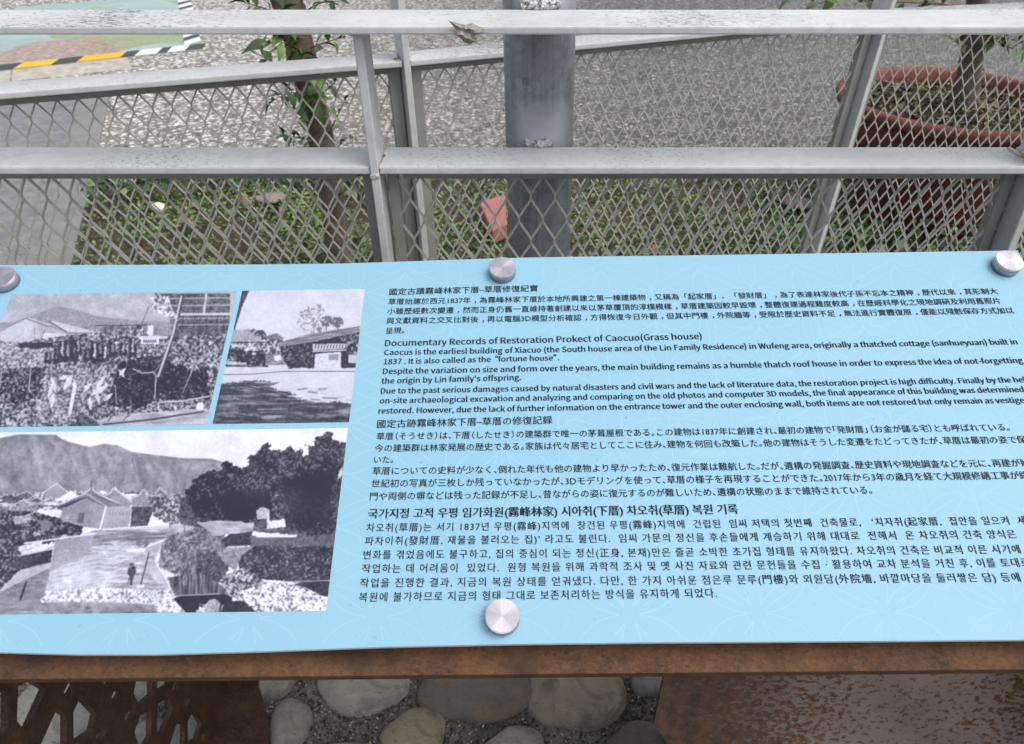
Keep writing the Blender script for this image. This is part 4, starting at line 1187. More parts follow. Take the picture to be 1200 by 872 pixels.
z.line([(150, 622), (330, 655), (420, 685)], .15, 1.2); z.poly([(250, 600), (370, 612), (330, 640), (260, 622)], .45, 1.5, NH, .4)
for k in range(60):
    bx = rsz.uniform(10, 800); by = rsz.uniform(640, 860); z.line([(bx, by), (bx + rsz.uniform(20, 110), by + rsz.uniform(-8, 10))], rsz.choice([.5, .12, .4, .08]), rsz.uniform(.8, 2.2), .5)
for k in range(16): z.line([(400 + k * 30, 388 - k * 5.6), (440 + k * 29, 352 - k * 5.2)], .34, .7, .6)
SPLIT2 = canvas.copy()
#PHOTO3
z = Z(0, 490, 2.79)
z.poly([(-200, 0), (1200, 0), (1200, 660), (-200, 660)], .95, 0, NM, .04)
z.poly([(-200, 88), (0, 66), (60, 54), (182, 55), (212, 75), (292, 95), (340, 85), (385, 90), (432, 112), (600, 132), (690, 133), (745, 150), (800, 170), (800, 290), (-200, 290)], .50, .5, NM, .16)
m_ = inside(z.P([(-200, 88), (0, 66), (182, 55), (292, 95), (385, 90), (600, 132), (745, 150), (800, 290), (-200, 290)]), 0)
canvas[m_] += (NF[m_] - .5) * .18 + np.clip((PXX[m_] - 100) / 160, 0, 1) * .09
for k in range(46):
    bx = rsz.uniform(-60, 720); top = np.interp(bx, [-200, 0, 60, 182, 292, 385, 432, 600, 745], [88, 66, 54, 55, 95, 90, 112, 132, 150]) + rsz.uniform(4, 40)
    L_ = rsz.uniform(40, 120); dx_ = rsz.uniform(10, 60) * rsz.choice([-1, 1, 1])
    z.line([(bx, top), (bx + dx_ * .4, top + L_ * .4), (bx + dx_, min(262, top + L_))], rsz.choice([.42, .62, .66, .40]), rsz.uniform(2.0, 6.0), .35)
canvas = soften(canvas, .8)
z.line([(0, 66), (60, 54), (182, 55), (212, 75), (292, 95), (340, 85), (385, 90), (432, 112), (600, 132), (690, 133), (745, 150)], .42, .7, .7)
z.speck([(-200, 250), (0, 252), (200, 235), (600, 250), (640, 270), (640, 300), (-200, 300)], .35, .9, .5, 1, None, 10)
z.poly([(140, 246), (186, 215), (222, 242), (215, 262), (150, 262)], .55, .3); z.line([(138, 246), (186, 214), (224, 244)], .92, .9)
z.poly([(178, 271), (232, 238), (258, 256), (250, 264)], .97, .2)
z.poly([(22, 268), (88, 240), (150, 272), (150, 290), (22, 290)], .30, .4, NF, .2); z.line([(20, 268), (88, 240), (152, 274)], .8, .8)
z.poly([(35, 285), (125, 285), (122, 312), (30, 312)], .5, .3, NF, .3); z.poly([(-200, 270), (25, 275), (25, 310), (-200, 320)], .4, .5, NF, .3)
for k in range(34):
    bx = rsz.uniform(-30, 620); by = 282 - abs(rsz.normal(0, 12)) - (8 if bx > 420 else 0); ww = rsz.uniform(14, 34); hh = ww * rsz.uniform(.28, .5); v_ = rsz.uniform(.30, .62)
    z.poly([(bx - ww, by), (bx, by - hh), (bx + ww, by)], v_, .5, NF, .2); z.line([(bx - ww - 3, by - 1), (bx - ww * .4, by - hh * .55), (bx, by - hh - 3), (bx + ww * .4, by - hh * .55), (bx + ww + 3, by - 1)], rsz.choice([.92, .8, .2]), .7)
    z.poly([(bx - ww * .8, by), (bx + ww * .8, by), (bx + ww * .75, by + 10), (bx - ww * .75, by + 10)], rsz.uniform(.35, .9), .4, NF, .2)
z.poly([(192, 286), (278, 246), (298, 234), (420, 286), (350, 292)], .46, .3, NF, .14)
for k in range(9): z.line([(206 + k * 9, 280 - k * 4), (216 + k * 13, 291 - k * 1)], .36, .7, .7)
for k in range(12): z.line([(296 + k * 5, 240 + k * 2.6), (330 + k * 8, 288)], .34, .7, .7)
z.poly([(186, 290), (280, 258), (350, 292), (432, 290), (432, 298), (350, 300), (280, 268), (190, 299)], .24, .5)
for k in range(40): z.line([(200 + rsz.uniform(0, 220), 300 + rsz.uniform(0, 50)), (206 + rsz.uniform(0, 220), 302 + rsz.uniform(0, 50))], rsz.choice([.4, .68]), .8, .25)
z.line([(176, 284), (200, 280), (280, 246), (300, 228), (312, 242), (350, 262), (400, 282), (432, 280)], .88, 1.1); z.line([(298, 236), (299, 206)], .3, 1.3); z.line([(280, 246), (350, 290)], .8, .8)
z.poly([(206, 296), (280, 262), (346, 291), (326, 362), (188, 346)], .54, .3, NF, .08); z.poly([(258, 310), (278, 308), (272, 345), (252, 342)], .35, .2)
z.poly([(346, 290), (432, 290), (420, 356), (328, 363)], .60, .3, NF, .08); z.line([(346, 290), (327, 362)], .93, 1.8)
for k in range(6): z.line([(360 + k * 11, 305), (357 + k * 11, 318)], .4, .8)
z.poly([(346, 250), (372, 228), (420, 262), (448, 280), (400, 284)], .5, .3, NF, .15); z.line([(340, 256), (362, 244), (374, 222), (384, 238), (430, 268), (456, 272)], .86, 1.1); z.line([(372, 206), (373, 226)], .35, 1.0); z.line([(373, 230), (440, 282)], .9, .9)
z.poly([(430, 262), (468, 242), (510, 275), (500, 290), (434, 290)], .52, .3, NF, .15); z.line([(424, 264), (452, 254), (470, 232), (486, 252), (520, 272)], .86, 1.0); z.line([(470, 212), (470, 232)], .3, .8); z.line([(500, 262), (522, 226), (560, 262), (610, 255)], .85, .9)
z.poly([(432, 290), (505, 290), (482, 352), (425, 356)], .24, .4, NF, .2)
z.speck([(480, 255), (620, 250), (650, 330), (560, 350), (500, 320)], .25, .8, .55, 2)
z.poly([(120, 440), (300, 368), (640, 345), (745, 340), (720, 372), (600, 384), (520, 424), (505, 470), (560, 560), (610, 650), (-200, 650), (-200, 560)], .74, 1, NM, .14)
z.poly([(300, 368), (600, 362), (560, 400), (300, 420)], .62, 1, NH, .3)
z.poly([(330, 450), (420, 440), (500, 445), (480, 500), (540, 560), (420, 570), (330, 540), (300, 500)], .68, 4, NH, .3)
z.poly([(300, 385), (460, 372), (600, 372), (540, 405), (400, 418), (320, 412)], .5, 3, NH, .35)
for k in range(110):
    px0 = rsz.uniform(150, 600); py0 = rsz.uniform(400, 560)
    z.line([(px0, py0), (px0 + rsz.uniform(10, 46), py0 - rsz.uniform(2, 12))], rsz.choice([.95, .9, .5, .42]), rsz.uniform(.5, 1.2), .6)
z.line([(300, 430), (420, 436), (520, 410)], .45, 1.4, .7); z.line([(480, 420), (620, 368)], .92, 2.6); z.line([(250, 455), (320, 440)], .4, 1.4)
for k in range(7): z.line([(160 + k * 4, 560 - k * 14), (330 + k * 24, 530 - k * 22)], .88, 1.2, .5)
z.speck([(-200, 298), (0, 300), (120, 306), (200, 330), (270, 352), (268, 388), (110, 420), (60, 500), (0, 560), (-200, 600)], .12, .62, .63, 2)
for k in range(16):
    bx = rsz.uniform(-20, 220); by = rsz.uniform(310, 400); z.poly([(bx, by), (bx + rsz.uniform(10, 30), by - 6), (bx + rsz.uniform(14, 36), by + rsz.uniform(4, 14)), (bx + 2, by + rsz.uniform(6, 16))], rsz.uniform(.3, .8), 2.0, NF, .3)
for k in range(10):
    bx = rsz.uniform(0, 230); by = rsz.uniform(312, 380); z.line([(bx, by), (bx + rsz.uniform(10, 50), by + rsz.uniform(-14, 6))], .75, .9, .8)
z.line([(200, 330), (270, 352)], .75, 1.0); z.poly([(40, 322), (80, 320), (90, 345), (50, 348)], .6, .8, NF, .3); z.poly([(120, 340), (150, 330), (175, 350), (150, 365)], .45, .8)
z.poly([(180, 400), (308, 378), (296, 440), (262, 458), (165, 500)], .60, .5, NF, .10); z.line([(80, 410), (180, 396), (310, 378)], .92, 1.8); z.poly([(60, 420), (140, 400), (130, 440), (70, 448)], .85, 1, NF, .3)
z.poly([(58, 452), (172, 430), (166, 472), (50, 500)], .2, .4, NF, .2); z.line([(60, 450), (172, 428)], .8, 1.2)
z.poly([(-200, 590), (0, 566), (165, 488), (150, 560), (124, 650), (-200, 650)], .52, .4, NH, .16); z.line([(0, 566), (165, 486)], .8, 1.4)
for k in range(5): z.line([(0, 590 + k * 16), (140, 530 + k * 20)], .4, .6, .6)
z.line([(86, 536), (66, 594)], .12, 2.0)
z.speck([(545, 385), (640, 356), (725, 348), (745, 440), (745, 500), (700, 545), (600, 520), (520, 490), (520, 430)], .30, .62, .52, 3, NF, 8)
z.poly([(640, 445), (700, 435), (746, 470), (740, 530), (690, 545), (640, 520)], .26, 3, NF, .25)
z.poly([(545, 520), (660, 508), (745, 560), (720, 640), (575, 590)], .32, 1, NV, .35)
z.poly([(420, 490), (442, 486), (446, 500), (436, 522), (432, 545), (425, 545), (424, 520), (416, 508)], .22, .5); z.poly([(424, 474), (438, 474), (440, 486), (424, 488)], .3, .3); z.line([(424, 520), (418, 540)], .25, 1.0)
z.line([(487, 440), (472, 500), (460, 545)], .22, 1.5); z.poly([(446, 545), (470, 543), (474, 554), (448, 556)], .9, .4)
z.poly([(444, 385), (452, 375), (462, 392), (456, 420), (446, 416)], .42, .6); z.poly([(470, 400), (484, 398), (482, 420), (470, 420)], .42, .6); z.poly([(410, 428), (480, 424), (470, 438), (415, 438)], .9, .4)
tree = [(608, 236), (640, 205), (648, 188), (690, 170), (720, 178), (742, 150), (770, 162), (806, 165), (824, 128), (850, 100), (872, 90), (902, 112), (940, 104), (975, 110), (1000, 92), (1020, 96), (1040, 68), (1070, 50), (1088, 80), (1120, 84), (1140, 96), (1140, 170), (1095, 384), (1000, 378), (900, 340), (835, 325), (800, 332), (765, 352), (700, 330), (640, 320), (612, 280)]
z.poly([(590, 262), (1150, 262), (1150, 400), (590, 350)], .30, 2, NF, .25)
z.speck(tree, .10, .34, .62, 4.5, NF, 8)
m_ = inside(z.P(tree), 4.5); canvas[m_] += np.clip(NM[m_] - .52, 0, 1) * .55 * (NF2[m_] > .5)
for k in range(60):
    tx, ty = tree[k % 20]; tx += rsz.uniform(-6, 10); ty += rsz.uniform(-2, 14); rr_ = rsz.uniform(6, 15)
    z.speck([(tx + rr_ * math.cos(t), ty + rr_ * .8 * math.sin(t)) for t in np.linspace(0, 5.6, 7)], .10, .32, .6, 2.0, NF, 8)
m_ = inside(z.P([(620, 200), (1100, 120), (1130, 160), (640, 250)]), 3) & inside(z.P(tree), 2); canvas[m_ & (NF > .66)] = .40
z.poly([(700, 250), (900, 235), (905, 330), (760, 340)], .10, 7, NF, .08); z.poly([(920, 200), (1090, 180), (1080, 360), (960, 350)], .09, 7, NF, .08)
z.poly([(990, 95), (1010, 92), (1008, 118), (992, 130)], .9, 1.6); z.poly([(1108, 180), (1122, 150), (1120, 190), (1104, 200)], .85, 1.2)
z.line([(766, 345), (764, 402)], .12, 3.4); z.line([(764, 372), (740, 340)], .14, 1.6); z.line([(766, 370), (790, 338)], .14, 1.6); z.line([(600, 330), (606, 388)], .3, 1.0); z.line([(552, 320), (556, 356)], .3, 1.2)
z.poly([(838, 300), (862, 290), (884, 300), (880, 330), (842, 330)], .7, .8, NF, .2); z.poly([(876, 305), (884, 338), (930, 330), (934, 356), (872, 362)], .88, 1, NF, .2)
z.poly([(640, 340), (745, 334), (830, 345), (825, 378), (760, 380), (700, 384)], .62, 1, NH, .3)
z.poly([(750, 380), (826, 372), (822, 418), (740, 420), (720, 400)], .16, 1.2, NF, .15)
z.poly([(820, 384), (1098, 382), (1094, 420), (820, 424)], .33, .4, NF, .16); z.poly([(838, 381), (970, 381), (968, 390), (838, 390)], .88, .3)
z.speck([(820, 420), (1096, 418), (1090, 540), (960, 540), (900, 530), (790, 530), (775, 450)], .12, .55, .66, 2)
z.poly([(700, 425), (830, 420), (790, 450), (770, 500), (730, 470)], .52, 1, NF, .2)
z.poly([(1020, 530), (1090, 525), (1082, 590), (1000, 565), (960, 545)], .15, 1.5, NF, .15); z.line([(940, 536), (1090, 530)], .6, 1.2)
z.speck([(715, 525), (770, 498), (810, 492), (850, 530), (900, 545), (800, 600), (740, 580)], .2, .85, .55, 2)
z.speck([(770, 570), (880, 538), (950, 538), (1030, 568), (1068, 596), (1064, 640), (840, 640), (800, 610)], .30, 1.0, .44, 1.2, NF, 9)
z.speck([(140, 566), (330, 556), (560, 562), (590, 600), (610, 650), (520, 650), (505, 606), (320, 600), (130, 604)], .40, 1.0, .43, 1.5, NF, 9)
z.poly([(120, 604), (300, 600), (500, 610), (520, 650), (110, 650)], .55, 1, NM, .25); z.poly([(130, 640), (250, 606), (350, 604), (500, 640), (500, 650), (120, 650)], .50, .8, NM, .2)
z.poly([(566, 590), (600, 578), (720, 572), (760, 585), (755, 610), (690, 612), (650, 606), (650, 640), (610, 640)], .10, .8)
z.line([(560, 582), (720, 574)], .7, 1.2); z.poly([(668, 612), (684, 594), (706, 590), (720, 606), (712, 640), (668, 640)], .62, .8, NF, .25); z.poly([(640, 628), (665, 626), (662, 640), (640, 640)], .7, .4)
z.poly([(735, 600), (790, 596), (850, 640), (720, 640)], .16, 1, NF, .1)
for k in range(70):
    bx = rsz.uniform(130, 600); by = rsz.uniform(360, 640); w_ = rsz.uniform(4, 22); q_ = inside(z.P([(bx, by), (bx + w_, by - w_ * .2), (bx + w_ * 1.2, by + w_ * .25), (bx, by + w_ * .3)]), 2.5)
    canvas[q_] += rsz.choice([-.16, .12, -.1, .1])
for k in range(40):
    bx = rsz.uniform(-40, 280); by = rsz.uniform(400, 630); z.line([(bx, by), (bx + rsz.uniform(10, 60), by - rsz.uniform(4, 24))], rsz.choice([.35, .7, .45]), .8, .35)
for k in range(26):
    bx = rsz.uniform(560, 730); by = rsz.uniform(400, 540); z.line([(bx, by), (bx + rsz.uniform(-14, 14), by - rsz.uniform(14, 40))], rsz.choice([.7, .22, .6]), .7, .7)
canvas = np.clip(canvas + (NB - .5) * .16, 0, 1)
SPLIT3 = canvas.copy()

GRAIN = (NF2 - .5) * .10 + (NB - .5) * .12
SPLIT1, SPLIT2, SPLIT3 = [soften(soften(c + GRAIN * w, .6), .6) for c, w in ((SPLIT1, 1.2), (SPLIT2, .7), (SPLIT3, .9))]
def m_photo():
    m = M('monochrome_photo_print', 0.5, spec=.15)
    at = m.n('ShaderNodeAttribute'); at.attribute_name = 'tone'
    m.base(at.outputs['Color']); return m.m
PHOTO = m_photo()
def photo(label, cvs, u0, u1, v0, v1, step=.00058):
    nu, nv = int((u1 - u0) / step), int((v1 - v0) / step)
    us = np.linspace(u0, u1, nu + 1); vs_ = np.linspace(v0, v1, nv + 1)
    Ug, Vg = np.meshgrid(us, vs_)
    o_, r_, u_, n_ = [np.array(t) for t in (O3, R3, U3, N3)]
    P = o_ + Ug[..., None] * r_ + Vg[..., None] * u_ + n_ * .00022
    d = P - np.array(CAM)
    cz = d[..., 1] * cp_ - d[..., 2] * sp_; cy = d[..., 1] * sp_ + d[..., 2] * cp_
    X = 600 + F * d[..., 0] / cz; Y = 436 - F * cy / cz
    xi = np.clip((X - CX0) * SS, 0, Wc - 1.01); yi = np.clip((Y - CY0) * SS, 0, Hc - 1.01)
    a_, b_ = xi.astype(int), yi.astype(int); fx, fy_ = xi - a_, yi - b_
    t = cvs[b_, a_] * (1 - fx) * (1 - fy_) + cvs[b_, a_ + 1] * fx * (1 - fy_) + cvs[b_ + 1, a_] * (1 - fx) * fy_ + cvs[b_ + 1, a_ + 1] * fx * fy_
    t = np.clip(t + RS.normal(0, .022, t.shape), 0, 1)
    lo, hi = np.array([.020, .021, .038]), np.array([.56, .585, .69])
    t = np.clip((t - .5) * 1.12 + .49, 0, 1)
    col = lo + (hi - lo) * (t[..., None] ** 1.75)
    me = bpy.data.meshes.new('photo_print')
    V = P.reshape(-1, 3); me.vertices.add(len(V)); me.vertices.foreach_set('co', V.ravel())
    i, j = np.meshgrid(np.arange(nu), np.arange(nv)); b = (j * (nu + 1) + i).ravel()
    Fq = np.stack([b, b + 1, b + nu + 2, b + nu + 1], -1)
    me.loops.add(Fq.size); me.loops.foreach_set('vertex_index', Fq.ravel())
    me.polygons.add(len(Fq)); me.polygons.foreach_set('loop_start', np.arange(len(Fq)) * 4); me.polygons.foreach_set('loop_total', np.full(len(Fq), 4))
    at = me.color_attributes.new('tone', 'FLOAT_COLOR', 'POINT')
    at.data.foreach_set('color', np.concatenate([col.reshape(-1, 3), np.ones((len(V), 1))], 1).ravel())
    me.materials.append(PHOTO); me.update()
    o = bpy.data.objects.new('photo_print', me); C.objects.link(o); padopt(o); tag(o, label)
uL = uv(15.5, 342)[0]
u1r = (uv(274.5, 342)[0] + uv(245, 498)[0]) / 2; vt1 = uv(200, 342.5)[1]; vb1 = uv(130, 499)[1]
u2l = (uv(281, 342)[0] + uv(252, 497)[0]) / 2; u2r = (uv(427, 338)[0] + uv(410, 494)[0]) / 2; vt2 = uv(350, 340)[1]; vb2 = uv(330, 496)[1]
u3r = (uv(408.5, 501)[0] + uv(382, 713)[0]) / 2; vt3 = uv(200, 504.5)[1]; vb3 = uv(200, 718)[1]
photo('old black and white photo of thatched roofs behind dense plants', SPLIT1, uL, u1r, vb1, vt1)
photo('old black and white photo of a courtyard and low tiled houses', SPLIT2, u2l, u2r, vb2, vt2)
photo('old black and white photo of a village, trees, road and mountain', SPLIT3, uL, u3r, vb3, vt3)

# ---- the text, one object for each line
def font():
    try:
        p = os.path.join(bpy.utils.resource_path('LOCAL'), 'datafiles', 'fonts', 'Noto Sans CJK Regular.woff2')
        if os.path.exists(p): return bpy.data.fonts.load(p)
    except Exception: pass
    return None
LAT = font()
def text_line(body, left, right, fitto=None, em=None, bold=0.0, track=1.0, latin=False, tight=False, h=.0004):
    """left/right: ends of the base line in photo pixels; fitto: the part of body that ends at 'right'"""
    def make(s):
        cu = bpy.data.curves.new('text_line', 'FONT'); cu.body = s
        if latin and LAT: cu.font = LAT
        cu.resolution_u = 2; cu.space_character = track
        for i, ch in enumerate(s):                  # punctuation set as tightly as on the board
            bf = cu.body_format
            if tight and ch in '（「' and i > 0: bf[i - 1].kerning = -20 if s[i - 1] not in '）」、。' else -36
            if tight and ch in '）」、。' and bf[i].kerning == 0: bf[i].kerning = -20
            if ch == '，': bf[i - 1].kerning = 12; bf[i].kerning = -12
            if latin and ch == '“': bf[i - 1].kerning = -60; bf[i].kerning = -2
            if latin and ch == '”': bf[i].kerning = -20
        o = bpy.data.objects.new('text_tmp', cu); C.objects.link(o)
        me = bpy.data.meshes.new_from_object(o.evaluated_get(bpy.context.evaluated_depsgraph_get()))
        bpy.data.objects.remove(o); bpy.data.curves.remove(cu)
        if bold:                                    # heavier print: the glyphs once more, a hair to the side
            b_ = bmesh.new()
            for k, dx in enumerate((-bold, 0.0, bold) if bold > .012 else (-bold, bold)):
                n0 = len(b_.verts); b_.from_mesh(me); b_.verts.ensure_lookup_table()
                for v in b_.verts[n0:]: v.co.x += dx; v.co.z += k * .02
            b_.to_mesh(me); b_.free()
        co = np.empty(len(me.vertices) * 3); me.vertices.foreach_get('co', co); return me, co.reshape(-1, 3)
    me, co = make(body)
    if fitto is not None and fitto != body:
        m2, c2 = make(fitto); W_ = c2[:, 0].max() - c2[:, 0].min(); bpy.data.meshes.remove(m2)
    else: W_ = co[:, 0].max() - co[:, 0].min()
    x0 = co[:, 0].min()
    pl, pr_ = uv(*left), uv(*right)
    d = np.array(pr_) - np.array(pl); L = np.hypot(*d); ex = d / L; ey = np.array([-ex[1], ex[0]])
    sx2 = L / W_; sy2 = sx2 if em is None else em
    x = (co[:, 0] - x0) * sx2; y = co[:, 1] * sy2
    uvv = np.array(pl)[None] + x[:, None] * ex[None] + y[:, None] * ey[None]
    P = np.array(O3) + uvv[:, :1] * np.array(R3) + uvv[:, 1:] * np.array(U3) + np.array(N3) * (h + co[:, 2:3] * .004)
    # nothing may run past the board: drop glyph faces beyond its right edge
    lim = UR - .006
    me.vertices.foreach_set('co', P.ravel())
    bm = bmesh.new(); bm.from_mesh(me); bm.verts.ensure_lookup_table()
    dead = [v for v in bm.verts if (v.co - O3).dot(R3) > lim]
    if dead: bmesh.ops.delete(bm, geom=dead, context='VERTS')
    bm.to_mesh(me); bm.free()
    me.materials.clear(); me.materials.append(INK); me.name = 'text_line'
    o = bpy.data.objects.new('text_line', me); C.objects.link(o); padopt(o)
    return sx2
T = text_line
T('國定古蹟霧峰林家下厝–草厝修復紀實', (456.2, 345.6), (630.7, 341.2), bold=.010)
T('草厝始建於西元1837年，為霧峰林家下厝於本地所興建之第一棟建築物，又稱為「起家厝」、「發財厝」，為了表達林家後代子孫不忘本之精神，歷代以來，其形制大', (455, 356.8), (1169.7, 344.4), bold=.009)
T('小雖歷經數次變遷，然而正身仍舊一直維持著創建以來以茅草覆頂的淳樸模樣，草厝建築因較早毀壞，整體復建過程難度較高，在歷經科學化之現地調研及利用舊照片', (453.8, 368.1), (1173.1, 355.7), bold=.009)
T('與文獻資料之交叉比對後，再以電腦3D模型分析確認，方得恢復今日外觀，但其中門樓，外院牆等，受限於歷史資料不足，無法進行實體復原，僅能以殘骸保存方式加以', (452.7, 379.3), (1188.8, 367), bold=.009)
T('呈現。', (452, 391.0), (470.5, 390.4), fitto='呈現', bold=.009)
EN = dict(latin=True)
T('Documentary Records of Restoration Prokect of Caocuo(Grass house)', (451, 406), (822.8, 397.6), bold=.008, **EN)
T('Caocus is the earliesl building of Xiacuo (the South house area of the Lin Family Residence) in Wufeng area, originally a thatched cottage (sanhueyuan) built in', (449.9, 416.4), (1193, 403.8), bold=.009, **EN)
T('1837 . It is also called as the “fortune house”.', (449.6, 427.3), (655.7, 422.4), bold=.009, **EN)
T('Despite the variation on size and form over the years, the main building remains as a humble thatch roof house in order to express the idea of not-forgetting', (448.5, 438.6), (1199.5, 425.6), bold=.009, **EN)
T('the origin by Lin family\'s offspring.', (446.8, 450), (610.9, 445.6), bold=.009, **EN)
T('Due to the past serious damages caused by natural disasters and civil wars and the lack of literature data, the restoration project is high difficulty. Finally by the help of', (446.1, 461.6), (1199.5, 448.2), fitto='Due to the past serious damages caused by natural disasters and civil wars and the lack of literature data, the restoration project is high difficulty. Finally by the he', bold=.009, **EN)
T('on-site archaeological excavation and analyzing and comparing on the old photos and computer 3D models, the final appearance of this building was determined and', (445, 473), (1200.5, 459.6), fitto='on-site archaeological excavation and analyzing and comparing on the old photos and computer 3D models, the final appearance of this building was determined', bold=.009, **EN)
T('restored. However, due the lack of further information on the entrance tower and the outer enclosing wall, both items are not restored but only remain as vestiges.', (443.3, 485), (1201, 472.2), fitto='restored. However, due the lack of further information on the entrance tower and the outer enclosing wall, both items are not restored but only remain as vestige', bold=.009, **EN)
T('國定古跡霧峰林家下厝–草厝の修復記録', (441.7, 501.2), (647.5, 496.2), bold=.010, tight=True)
T('草厝（そうせき）は、下厝（したせき）の建築群で唯一の茅葺屋根である。この建物は1837年に創建され、最初の建物で「発財厝」（お金が儲る宅）とも呼ばれている。', (441, 515.2), (1183.7, 504.4), bold=.009, tight=True)
T('今の建築群は林家発展の歴史である。家族は代々居宅としてここに住み、建物を何回も改築した。他の建物はそうした変遷をたどってきたが、草厝は最初の姿で保たれて', (439.1, 529.2), (1191.8, 519), fitto='今の建築群は林家発展の歴史である。家族は代々居宅としてここに住み、建物を何回も改築した。他の建物はそうした変遷をたどってきたが、草厝は最初の姿で', bold=.009, tight=True)
T('いた。', (438.2, 542.6), (456.4, 542.2), fitto='いた', bold=.009, tight=True)
T('草厝についての史料が少なく、倒れた年代も他の建物より早かったため、復元作業は難航した。だが、遺構の発掘調査、歴史資料や現地調査などを元に、再建が始', (436.3, 556), (1196.5, 546.4), fitto='草厝についての史料が少なく、倒れた年代も他の建物より早かったため、復元作業は難航した。だが、遺構の発掘調査、歴史資料や現地調査などを元に、再建が', bold=.009, tight=True)
T('世紀初の写真が三枚しか残っていなかったが、3Dモデリングを使って、草厝の様子を再現することができた。2017年から3年の歳月を経て大規模修繕工事が終', (435.2, 570.8), (1195.3, 561), fitto='世紀初の写真が三枚しか残っていなかったが、3Dモデリングを使って、草厝の様子を再現することができた。2017年から3年の歳月を経て大規模修繕工事が', bold=.009, tight=True)
T('門や両側の塀などは残った記録が不足し、昔ながらの姿に復元するのが難しいため、遺構の状態のままで維持されている。', (433.3, 585.8), (1016.8, 578.4), fitto='門や両側の塀などは残った記録が不足し、昔ながらの姿に復元するのが難しいため、遺構の状態のままで維持されている', bold=.009, tight=True)
s0 = T('국가지정 고적 우평 임가화원(霧峰林家) 시아취(下厝) 차오취(草厝) 복원 기록', (431, 607), (865.3, 601.5), bold=.024)
KO = dict(track=1.16, bold=.009)
def K(body, l, r, fit=None, em=None): T(body, l, r, fitto=fit, em=em, **KO)
ke = .0091
K('차오취(草厝)는 서기 1837년 우평(霧峰)지역에  창건된 우평(霧峰)지역에  건립된  임씨 저택의 첫번째  건축물로,   ‘치자취(起家厝,  집안을 일으켜  세', (429.1, 622.8), (1183.2, 614.2), '차오취(草厝)는 서기 1837년 우평(霧峰)지역에  창건된 우평(霧峰)지역에  건립된  임씨 저택의 첫번째  건축물로,   ‘치자취(起家厝,  집안을 일으켜', .0078)
K('파차이취(發財厝, 재물을 불러오는 집)’ 라고도 불린다.  임씨 가문의 정신을 후손들에게 계승하기 위해 대대로  전해서  온 차오취의 건축 양식은', (427.5, 638.4), (1191.4, 630.2), None, .0078)
K('변화를 겪었음에도 불구하고, 집의 중심이 되는 정신(正身, 본채)만은 줄곧 소박한 초가집 형태를 유지하왔다. 차오취의 건축은 비교적 이른 시기에', (425.6, 654.8), (1196.5, 648), None, .0078)
K('작업하는 데 어려움이  있었다.  원형 복원을 위해 과학적 조사 및 옛 사진 자료와 관련 문헌들을 수집 · 활용하여 교차 분석을 거친 후, 이를 토대로', (424, 671), (1195.3, 663.8), '작업하는 데 어려움이  있었다.  원형 복원을 위해 과학적 조사 및 옛 사진 자료와 관련 문헌들을 수집 · 활용하여 교차 분석을 거친 후, 이를 토대', .0078)
K('작업을 진행한 결과, 지금의 복원 상태를 얻궈냈다. 다만, 한 가지 아쉬운 점은루 문루(門樓)와 외원담(外院墻, 바깥마당을 둘러쌓은 담) 등에', (421.7, 687.8), (1196.5, 681), None, .0078)
K('복원에 불가하므로 지금의 형태 그대로 보존처리하는 방식을 유지하게 되었다.', (420.5, 704.6), (840.4, 699.6), None, .0078)

# ---- stand-off caps
def cap(px, py):
    u, v = uv(px, py)
    bm = bmesh.new(); bmesh.ops.create_cone(bm, cap_ends=True, segments=56, radius1=.0125, radius2=.0125, depth=.010)
    ed = [e for e in bm.edges if abs(e.verts[0].co.z - e.verts[1].co.z) < 1e-6 and e.verts[0].co.z > 0]
    bmesh.ops.bevel(bm, geom=ed, offset=.0006, segments=2, affect='EDGES')
    o = from_bm('standoff_cap', bm, CAP)
    for p_ in o.data.polygons: p_.use_smooth = abs(p_.normal.z) < .5
    M4 = Matrix.Translation(pan(u, v, .00505)) @ Matrix((R3, U3, N3)).transposed().to_4x4()
    o.parent = sign; o.matrix_parent_inverse = Matrix.Identity(4)
    o.matrix_local = Matrix.Translation(-Vector(sign.location)) @ M4
    # the spacer tube under the board
    bm = bmesh.new(); bmesh.ops.create_cone(bm, cap_ends=True, segments=24, radius1=.009, radius2=.009, depth=.017)
    q = from_bm('spacer', bm, CAP, smooth=True); q.parent = sign
    q.matrix_local = Matrix.Translation(-Vector(sign.location)) @ Matrix.Translation(pan(u, v, -TH - .0087)) @ Matrix((R3, U3, N3)).transposed().to_4x4()
for px, py in [(8.5, 331.5), (589, 320.6), (1177, 313), (589, 725.5)]: cap(px, py)
uS, vS = uv(589, 725.5)
for s_ in (-1, 1):                              # the two bottom caps outside the picture
    x_, y_ = topx(uv(8.5 if s_ < 0 else 1177, 320)[0], vS); cap(x_, y_)

# ---- rusty steel tray under the board
hp = -TH - .0175
vlo = uv(600, 790.5, hp)[1]; vhi = VT - .03
bm = bmesh.new()
prism(bm, [pan(UL + .004, vlo, hp), pan(UR - .004, vlo, hp), pan(UR - .004, vhi, hp), pan(UL + .004, vhi, hp)], -N3 * .004)
bevel(bm, .0012, 2); adopt(from_bm('mounting_plate', bm, RUST), sign)
bm = bmesh.new()
prism(bm, [pan(UL + .004, vlo + .0002, hp - .0042), pan(UR - .004, vlo + .0002, hp - .0042), pan(UR - .004, vlo + .0042, hp - .0042), pan(UL + .004, vlo + .0042, hp - .0042)], -N3 * .012)
adopt(from_bm('plate_lip', bm, RUST), sign)

